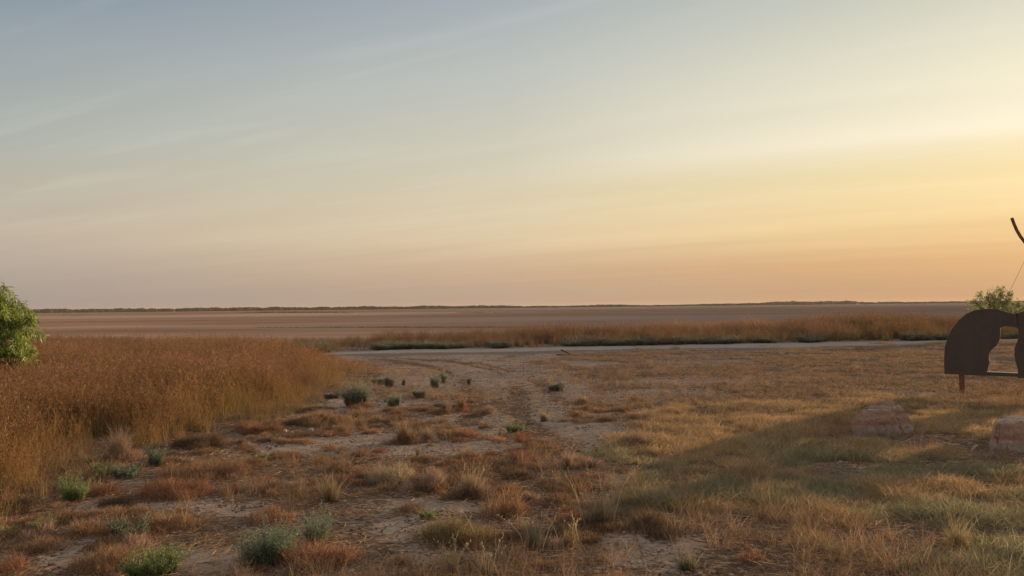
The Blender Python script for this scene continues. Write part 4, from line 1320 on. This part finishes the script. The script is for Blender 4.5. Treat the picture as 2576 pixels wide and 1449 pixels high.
boulder([[(a_ + b_ * SH2, b_, c_) for a_, b_, c_ in [(-.05, 0, -.05), (.0, .05, .17), (.085, .03, .33), (.12, .02, .36), (.42, .0, .355), (.75, .02, .34), (.95, .05, .2), (1.0, .05, -.05), (.4, -.08, -.05),
          (.45, -.06, .12), (0.1, -.04, .1), (.1, .45, .34), (.8, .5, .33), (1.0, .5, -.05), (-.02, .5, -.05), (.6, .6, .2)]]], (rx2, ry2 + .06, float(gz(rx2, ry2)) - .01),
        'flat topped banded boulder cut off by the right edge', 8)

# ------------------------------------------------------------------ steel sculpture
M_STEEL, t = new_mat('weathered_dark_steel')
tco = N(t, 'ShaderNodeTexCoord')
nz1 = N(t, 'ShaderNodeTexNoise', ins={'Vector': tco.outputs['Object'], 'Scale': 3.0, 'Detail': 6.0, 'Roughness': .7})
nz2 = N(t, 'ShaderNodeTexNoise', ins={'Vector': tco.outputs['Object'], 'Scale': 60.0, 'Detail': 3.0})
sc = MIX(t, MAPR(t, nz1.outputs[0], .4, .7), (.072, .055, .043), (.105, .076, .056))
sc = MIX(t, MAPR(t, nz2.outputs[0], .55, .75, 0, .5), sc, (.10, .06, .04))
mp = N(t, 'ShaderNodeMapping', ins={0: tco.outputs['Object']})
mp.inputs['Scale'].default_value = (9, 9, .7)
nz3 = N(t, 'ShaderNodeTexNoise', ins={'Vector': mp.outputs[0], 'Scale': 1.6, 'Detail': 5.0, 'Roughness': .7})
sc = MIX(t, MAPR(t, nz3.outputs[0], .5, .72, 0, .55), sc, (.17, .085, .045))
sb = N(t, 'ShaderNodeBsdfPrincipled', ins={'Base Color': sc, 'Roughness': .6, 'Metallic': .1,
       'Normal': N(t, 'ShaderNodeBump', ins={'Strength': .4, 'Distance': .006, 'Height': nz1.outputs[0]}).outputs[0]})
N(t, 'ShaderNodeOutputMaterial', ins={'Surface': sb.outputs[0]})
M_RUST, t = new_mat('rusty_steel')
tco = N(t, 'ShaderNodeTexCoord')
nz1 = N(t, 'ShaderNodeTexNoise', ins={'Vector': tco.outputs['Object'], 'Scale': 14.0, 'Detail': 6.0, 'Roughness': .7})
sc = RAMP(t, nz1.outputs[0], [(.3, (.07, .03, .016)), (.5, (.19, .075, .03)), (.7, (.30, .13, .05))])
sb = N(t, 'ShaderNodeBsdfPrincipled', ins={'Base Color': sc, 'Roughness': .8})
N(t, 'ShaderNodeOutputMaterial', ins={'Surface': sb.outputs[0]})
M_WIRE, t = new_mat('galvanised_wire')
sb = N(t, 'ShaderNodeBsdfPrincipled', ins={'Base Color': (.20, .15, .11, 1), 'Roughness': .7, 'Metallic': .2})
N(t, 'ShaderNodeOutputMaterial', ins={'Surface': sb.outputs[0]})

px0, py0 = G(2420, 990)
AX = np.array([.78, -.626, 0])
AX /= np.linalg.norm(AX)
NRM = np.array([AX[1], -AX[0], 0])            # towards the camera side
ORG = np.array([px0, py0, float(gz(px0, py0))])


def on_plate(px, py):                          # photo pixel -> (s, z) on the plate's plane
    d = ray(px, py)
    o = np.array([0, 0, CAM_H])
    k_ = ((ORG - o) @ NRM) / (d @ NRM)
    p_ = o + d * k_
    return float((p_ - ORG) @ AX), float(p_[2] - ORG[2])


def prism(bm, poly, n0, n1):
    """closed outline in plate coordinates, given a real thickness"""
    a_ = [bm.verts.new((s_ * AX[0] + NRM[0] * n0, s_ * AX[1] + NRM[1] * n0, z_)) for s_, z_ in poly]
    b_ = [bm.verts.new((s_ * AX[0] + NRM[0] * n1, s_ * AX[1] + NRM[1] * n1, z_)) for s_, z_ in poly]
    bm.faces.new(a_)
    bm.faces.new(b_[::-1])
    for i in range(len(poly)):
        j = (i + 1) % len(poly)
        bm.faces.new((a_[i], b_[i], b_[j], a_[j]))


def finish(bm, name, mat, parent):
    bmesh.ops.recalc_face_normals(bm, faces=bm.faces[:])
    bmesh.ops.triangulate(bm, faces=[f_ for f_ in bm.faces if len(f_.verts) > 4])
    me = bpy.data.meshes.new(name)
    bm.to_mesh(me)
    bm.free()
    me.materials.append(mat)
    o = bpy.data.objects.new(name, me)
    COL.objects.link(o)
    o.parent = parent
    return o


def smoothpoly(pts, it=2):
    for _ in range(it):
        q = []
        for i in range(len(pts)):
            a_, b_ = np.array(pts[i]), np.array(pts[(i + 1) % len(pts)])
            q += [tuple(a_ * .75 + b_ * .25), tuple(a_ * .25 + b_ * .75)]
        pts = q
    return pts


sculpt = empty('steel_sculpture', tuple(ORG))
tag(sculpt, 'dark domed steel silhouette sculpture on a rusty post at the right edge', 'sculpture')
left = [(2376, 940), (2375, 905), (2377, 875), (2384, 850), (2396, 826), (2412, 806), (2430, 790), (2450, 781), (2480, 777), (2508, 778), (2530, 784), (2548, 789),
        (2562, 790)]
under = [(2562, 826), (2545, 822), (2528, 821), (2517, 824), (2517, 840), (2515, 855), (2508, 868), (2496, 878), (2489, 888), (2488, 900), (2490, 912), (2486, 924),
         (2483, 936), (2482, 946)]
pl = [on_plate(*q) for q in left]
ul = [on_plate(*q) for q in under]
s_open0, zb = on_plate(2482, 946)
s_r = [on_plate(*q) for q in [(2562, 826), (2562, 850), (2557, 864), (2552, 878), (2552, 895), (2556, 915), (2561, 930), (2560, 951)]]
ztop = pl[-1][1]
bm = bmesh.new()
prism(bm, pl + ul, -.012, .012)
finish(bm, 'domed_plate', M_STEEL, sculpt)
# the middle figure and its mirror image carry on beyond the frame
mid = s_r[-1][0]
wmid = .62
c0 = max(q[0] for q in s_r)
mir = lambda L, c: [(2 * c - s_, z_) for s_, z_ in L]
midc = c0 + wmid * .5
topz = 2.05
M2 = lambda L: [(2 * midc - s_, z_) for s_, z_ in L[::-1]]
half = [(c0 - .03, ztop), (c0 + .10, ztop + .06), (c0 + .14, ztop + .45), (c0 + .12, ztop + .92), (c0 + .22, ztop + .98), (c0 + .24, ztop + .50), (c0 + .20, ztop + .16),
        (midc - .07, ztop + .22), (midc - .10, ztop + .42), (midc - .06, ztop + .55)]
head = half + M2(half)  # head and raised prongs, invented out of view to streak the cast shadow
bm = bmesh.new()
prism(bm, s_r[::-1] + head + mir(s_r, midc), -.012, .012)
finish(bm, 'centre_plate', M_STEEL, sculpt)
bm = bmesh.new()
L2 = mir(pl + ul, midc)
prism(bm, L2[::-1], -.012, .012)
finish(bm, 'domed_plate', M_STEEL, sculpt)
# bottom rail with a lit top face
s0 = on_plate(2376, 941)[0]
s1_ = 2 * midc - s0
zr = on_plate(2484, 936)[1]
bm = bmesh.new()
prism(bm, [(s_open0 - .005, zr), (s_open0 - .005, zr - .065), (2 * midc - s_open0 + .005, zr - .065), (2 * midc - s_open0 + .005, zr)], -.19, -.0125)
finish(bm, 'bottom_rail', M_STEEL, sculpt)
# posts
for sp in (0.0, 2 * midc):
    g = Geo()
    c = ORG * 0 + AX * sp - NRM * .045
    top_ = on_plate(2420, 930)[1] + .25
    tube(g, [(c[0], c[1], -.15), (c[0], c[1], .1), (c[0], c[1], top_ - .05), (c[0], c[1], top_)], .046, .046, (1, 1, 1), 20)
    o = g.build('post', M_RUST, parent=sculpt)
# curved rusty rod and its tie wire
pts = [on_plate(*q) for q in [(2545, 548), (2550, 562), (2558, 580), (2567, 595), (2577, 608)]]
dx, dz = pts[-1][0] - pts[-2][0], pts[-1][1] - pts[-2][1]
sl = dz / dx
for i in range(1, 9):
    sl *= .86
    pts.append((pts[-1][0] + .09, pts[-1][1] + .09 * sl))
arcn = len(pts)
last = pts[-1]
pts += [(last[0] + .12, last[1] - .02), (midc + .45, last[1] - .10), (midc + .62, last[1] - .35), (midc + .58, ztop - .1)]
g = Geo()
tube(g, [tuple(AX * s_ + NRM * -.03 + np.array([0, 0, z_])) for s_, z_ in pts], .026, .026, (1, 1, 1), 14)
g.build('curved_rod', M_RUST, parent=sculpt)
w0 = on_plate(2439, 942)
w1 = on_plate(2576, 660)
s_dir = ((w1[0] - w0[0]), (w1[1] - w0[1]))
rod = np.array(pts, float)
rod = np.concatenate([rod[i] + (rod[i + 1] - rod[i]) * np.linspace(0, 1, 12)[:, None] for i in range(len(rod) - 1)])
cand = [(float(np.min(np.hypot(rod[:, 0] - w0[0] - s_dir[0] * k_, rod[:, 1] - w0[1] - s_dir[1] * k_))), k_) for k_ in np.linspace(1.0, 2.2, 240)]
kk = min(cand)[1]                              # the wire ends where it meets the rod
end = (w0[0] + s_dir[0] * kk, w0[1] + s_dir[1] * kk)
g = Geo()
tube(g, [tuple(AX * (w0[0] * (1 - q) + end[0] * q) + NRM * .02 + np.array([0, 0, w0[1] * (1 - q) + end[1] * q])) for q in np.linspace(0, 1, 8)], .0026, .0026, (1, 1, 1), 8)
g.build('tie_wire', M_WIRE, parent=sculpt)
for o in sculpt.children:
    for p_ in o.data.polygons:
        p_.use_smooth = o.name.split('.')[0] in ('post', 'curved_rod', 'tie_wire')

# ------------------------------------------------------------------ small loose things
M_STONE, t = new_mat('pale_stone')
nz1 = N(t, 'ShaderNodeTexNoise', ins={'Scale': 12.0, 'Detail': 5.0})
sb = N(t, 'ShaderNodeBsdfDiffuse', ins={'Color': RAMP(t, nz1.outputs[0], [(.3, (.38, .28, .22)), (.7, (.62, .50, .42))])})
N(t, 'ShaderNodeOutputMaterial', ins={'Surface': sb.outputs[0]})
M_WOOD, t = new_mat('weathered_wood')
nz1 = N(t, 'ShaderNodeTexNoise', ins={'Scale': 25.0, 'Detail': 5.0})
sb = N(t, 'ShaderNodeBsdfDiffuse', ins={'Color': RAMP(t, nz1.outputs[0], [(.3, (.05, .03, .022)), (.7, (.15, .09, .06))])})
N(t, 'ShaderNodeOutputMaterial', ins={'Surface': sb.outputs[0]})


def stone(px, py, wpx, hpx_, label, mat=M_STONE, name='pebble', cat='stone', grp='small loose stones', seed=1):
    r = np.random.default_rng(seed)
    x_, y_ = G(px, py)
    w_ = wpx * y_ / FPX
    h_ = hpx_ * y_ / FPX
    q = iv.copy()
    lump = np.array([float(vn2(v_[0] * 1.7 + 9, v_[1] * 1.7 + v_[2] * 1.3 + 4, seed)) for v_ in q])
    q = np.sign(q) * np.abs(q) ** .8
    q *= (.75 + .45 * lump)[:, None]
    q *= np.array([w_ * .5, w_ * .4, h_ * .62])
    q[:, 2] += h_ * .4
    o = mesh_from(name, q, iff, mat, None)
    o.location = (x_, y_, float(gz(x_, y_)))
    tag(o, label, cat, grp)
    return o


stone(716, 1090, 11, 10, 'pale angular pebble left of the small orange mat', seed=3)
stone(782, 1088, 12, 11, 'pale angular pebble touching the small orange mat', seed=5)
stone(2020, 1366, 11, 6, 'small white pebble on brown litter, lower right', seed=6)
stone(1016, 970, 9, 14, 'short reddish brown stump standing on clay beyond the saltbushes', M_WOOD, 'stump', 'stump', None, seed=7)
M_STONE2 = M_STONE


def stick(pts_px, rad_px, label, mat=M_WOOD, z=.02, name='stick', lift=None):
    pts_ = []
    for i, (a_, b_) in enumerate(pts_px):
        x_, y_ = G(a_, b_)
        pts_.append((x_, y_, float(gz(x_, y_)) + (z if lift is None else lift[i])))
    b0 = np.array(pts_[0]) * np.array([1, 1, 0])
    rad_ = rad_px * pts_[0][1] / FPX
    g = Geo()
    tube(g, np.array(pts_) - b0, rad_, rad_ * .6, (1, 1, 1), 8)
    o = g.build(name, mat)
    o.location = tuple(b0)
    tag(o, label, 'stick', 'sticks and twigs on the ground')


stick([(1412, 889), (1420, 890), (1437, 893)], 2.0, 'dark thick stick propped up at the near edge of the track', lift=[.13, .09, .03])
stick([(1400, 893), (1425, 893.5), (1447, 893)], 1.6, 'dark flat branch lying under the propped stick')
stick([(1468, 892), (1490, 891), (1520, 892.5)], 1.7, 'dark branch right of the propped stick by the track')
M_PALE, t = new_mat('bleached_stalk')
sb = N(t, 'ShaderNodeBsdfDiffuse', ins={'Color': (.55, .40, .25, 1)})
N(t, 'ShaderNodeOutputMaterial', ins={'Surface': sb.outputs[0]})
stick([(1190, 983), (1225, 981), (1265, 977), (1300, 974), (1340, 969)], 1.2, 'long pale bleached branch lying across the wheel ruts', M_PALE)
stick([(2220, 1113), (2260, 1118), (2302, 1123), (2320, 1124)], .9, 'thin pale twig lying right in front of the rounded boulder', M_PALE, .03)
stick([(2240, 1128), (2275, 1113), (2310, 1100)], .8, 'thin pale twig crossing another in front of the boulder', M_PALE, .035)
stick([(1455, 945), (1480, 946), (1510, 948)], 1.2, 'dark twig on the open clay below the track')
# curled bright leaf by the second boulder
xl, yl = G(2444, 1139)
g = Geo()
tt = np.linspace(0, 1, 9)
kx = yl / FPX
pp = np.stack([tt * 24 * kx, 0 * tt + .02, (np.sin(tt * 2.2) * 19 + 2) * kx], -1)
ww = np.sin(np.clip(tt, .02, 1) * 2.7) * .017 + .004
vv = np.stack([pp - np.array([0, 1, .2]) * ww[:, None], pp + np.array([0, 1, .2]) * ww[:, None]], 1)
ii_ = np.arange(8) * 2
g.add(vv, np.stack([ii_, ii_ + 1, ii_ + 3, ii_ + 2], -1), np.full((18, 3), (.62, .47, .24)))
lf = g.build('dry_leaf', M_GRASS)
lf.location = (xl, yl, float(gz(xl, yl)))
lf['tint'] = ONE
tag(lf, 'curled sunlit dry leaf on the ground left of the cut off boulder', 'leaf')

# ------------------------------------------------------------------ haze
HAZE = 8e-5
if HAZE > 0:
    bm = bmesh.new()
    bmesh.ops.create_cube(bm, size=1.0)
    me = bpy.data.meshes.new('haze')
    bm.to_mesh(me)
    bm.free()
    m_, t = new_mat('haze_air')
    pv = N(t, 'ShaderNodeVolumePrincipled', ins={'Color': (.95, .82, .68, 1), 'Density': HAZE, 'Anisotropy': .2})
    N(t, 'ShaderNodeOutputMaterial', ins={'Volume': pv.outputs[0]})
    me.materials.append(m_)
    hz = bpy.data.objects.new('haze', me)
    COL.objects.link(hz)
    RG = float(rad[-1]) + 60
    hz.scale = (2 * RG, 2 * RG, 16.5)
    hz.location = (0, 0, 16.5 / 2 - 1.3)
    tag(hz, 'thin dusty evening haze over the whole plain', 'haze', kind='stuff')
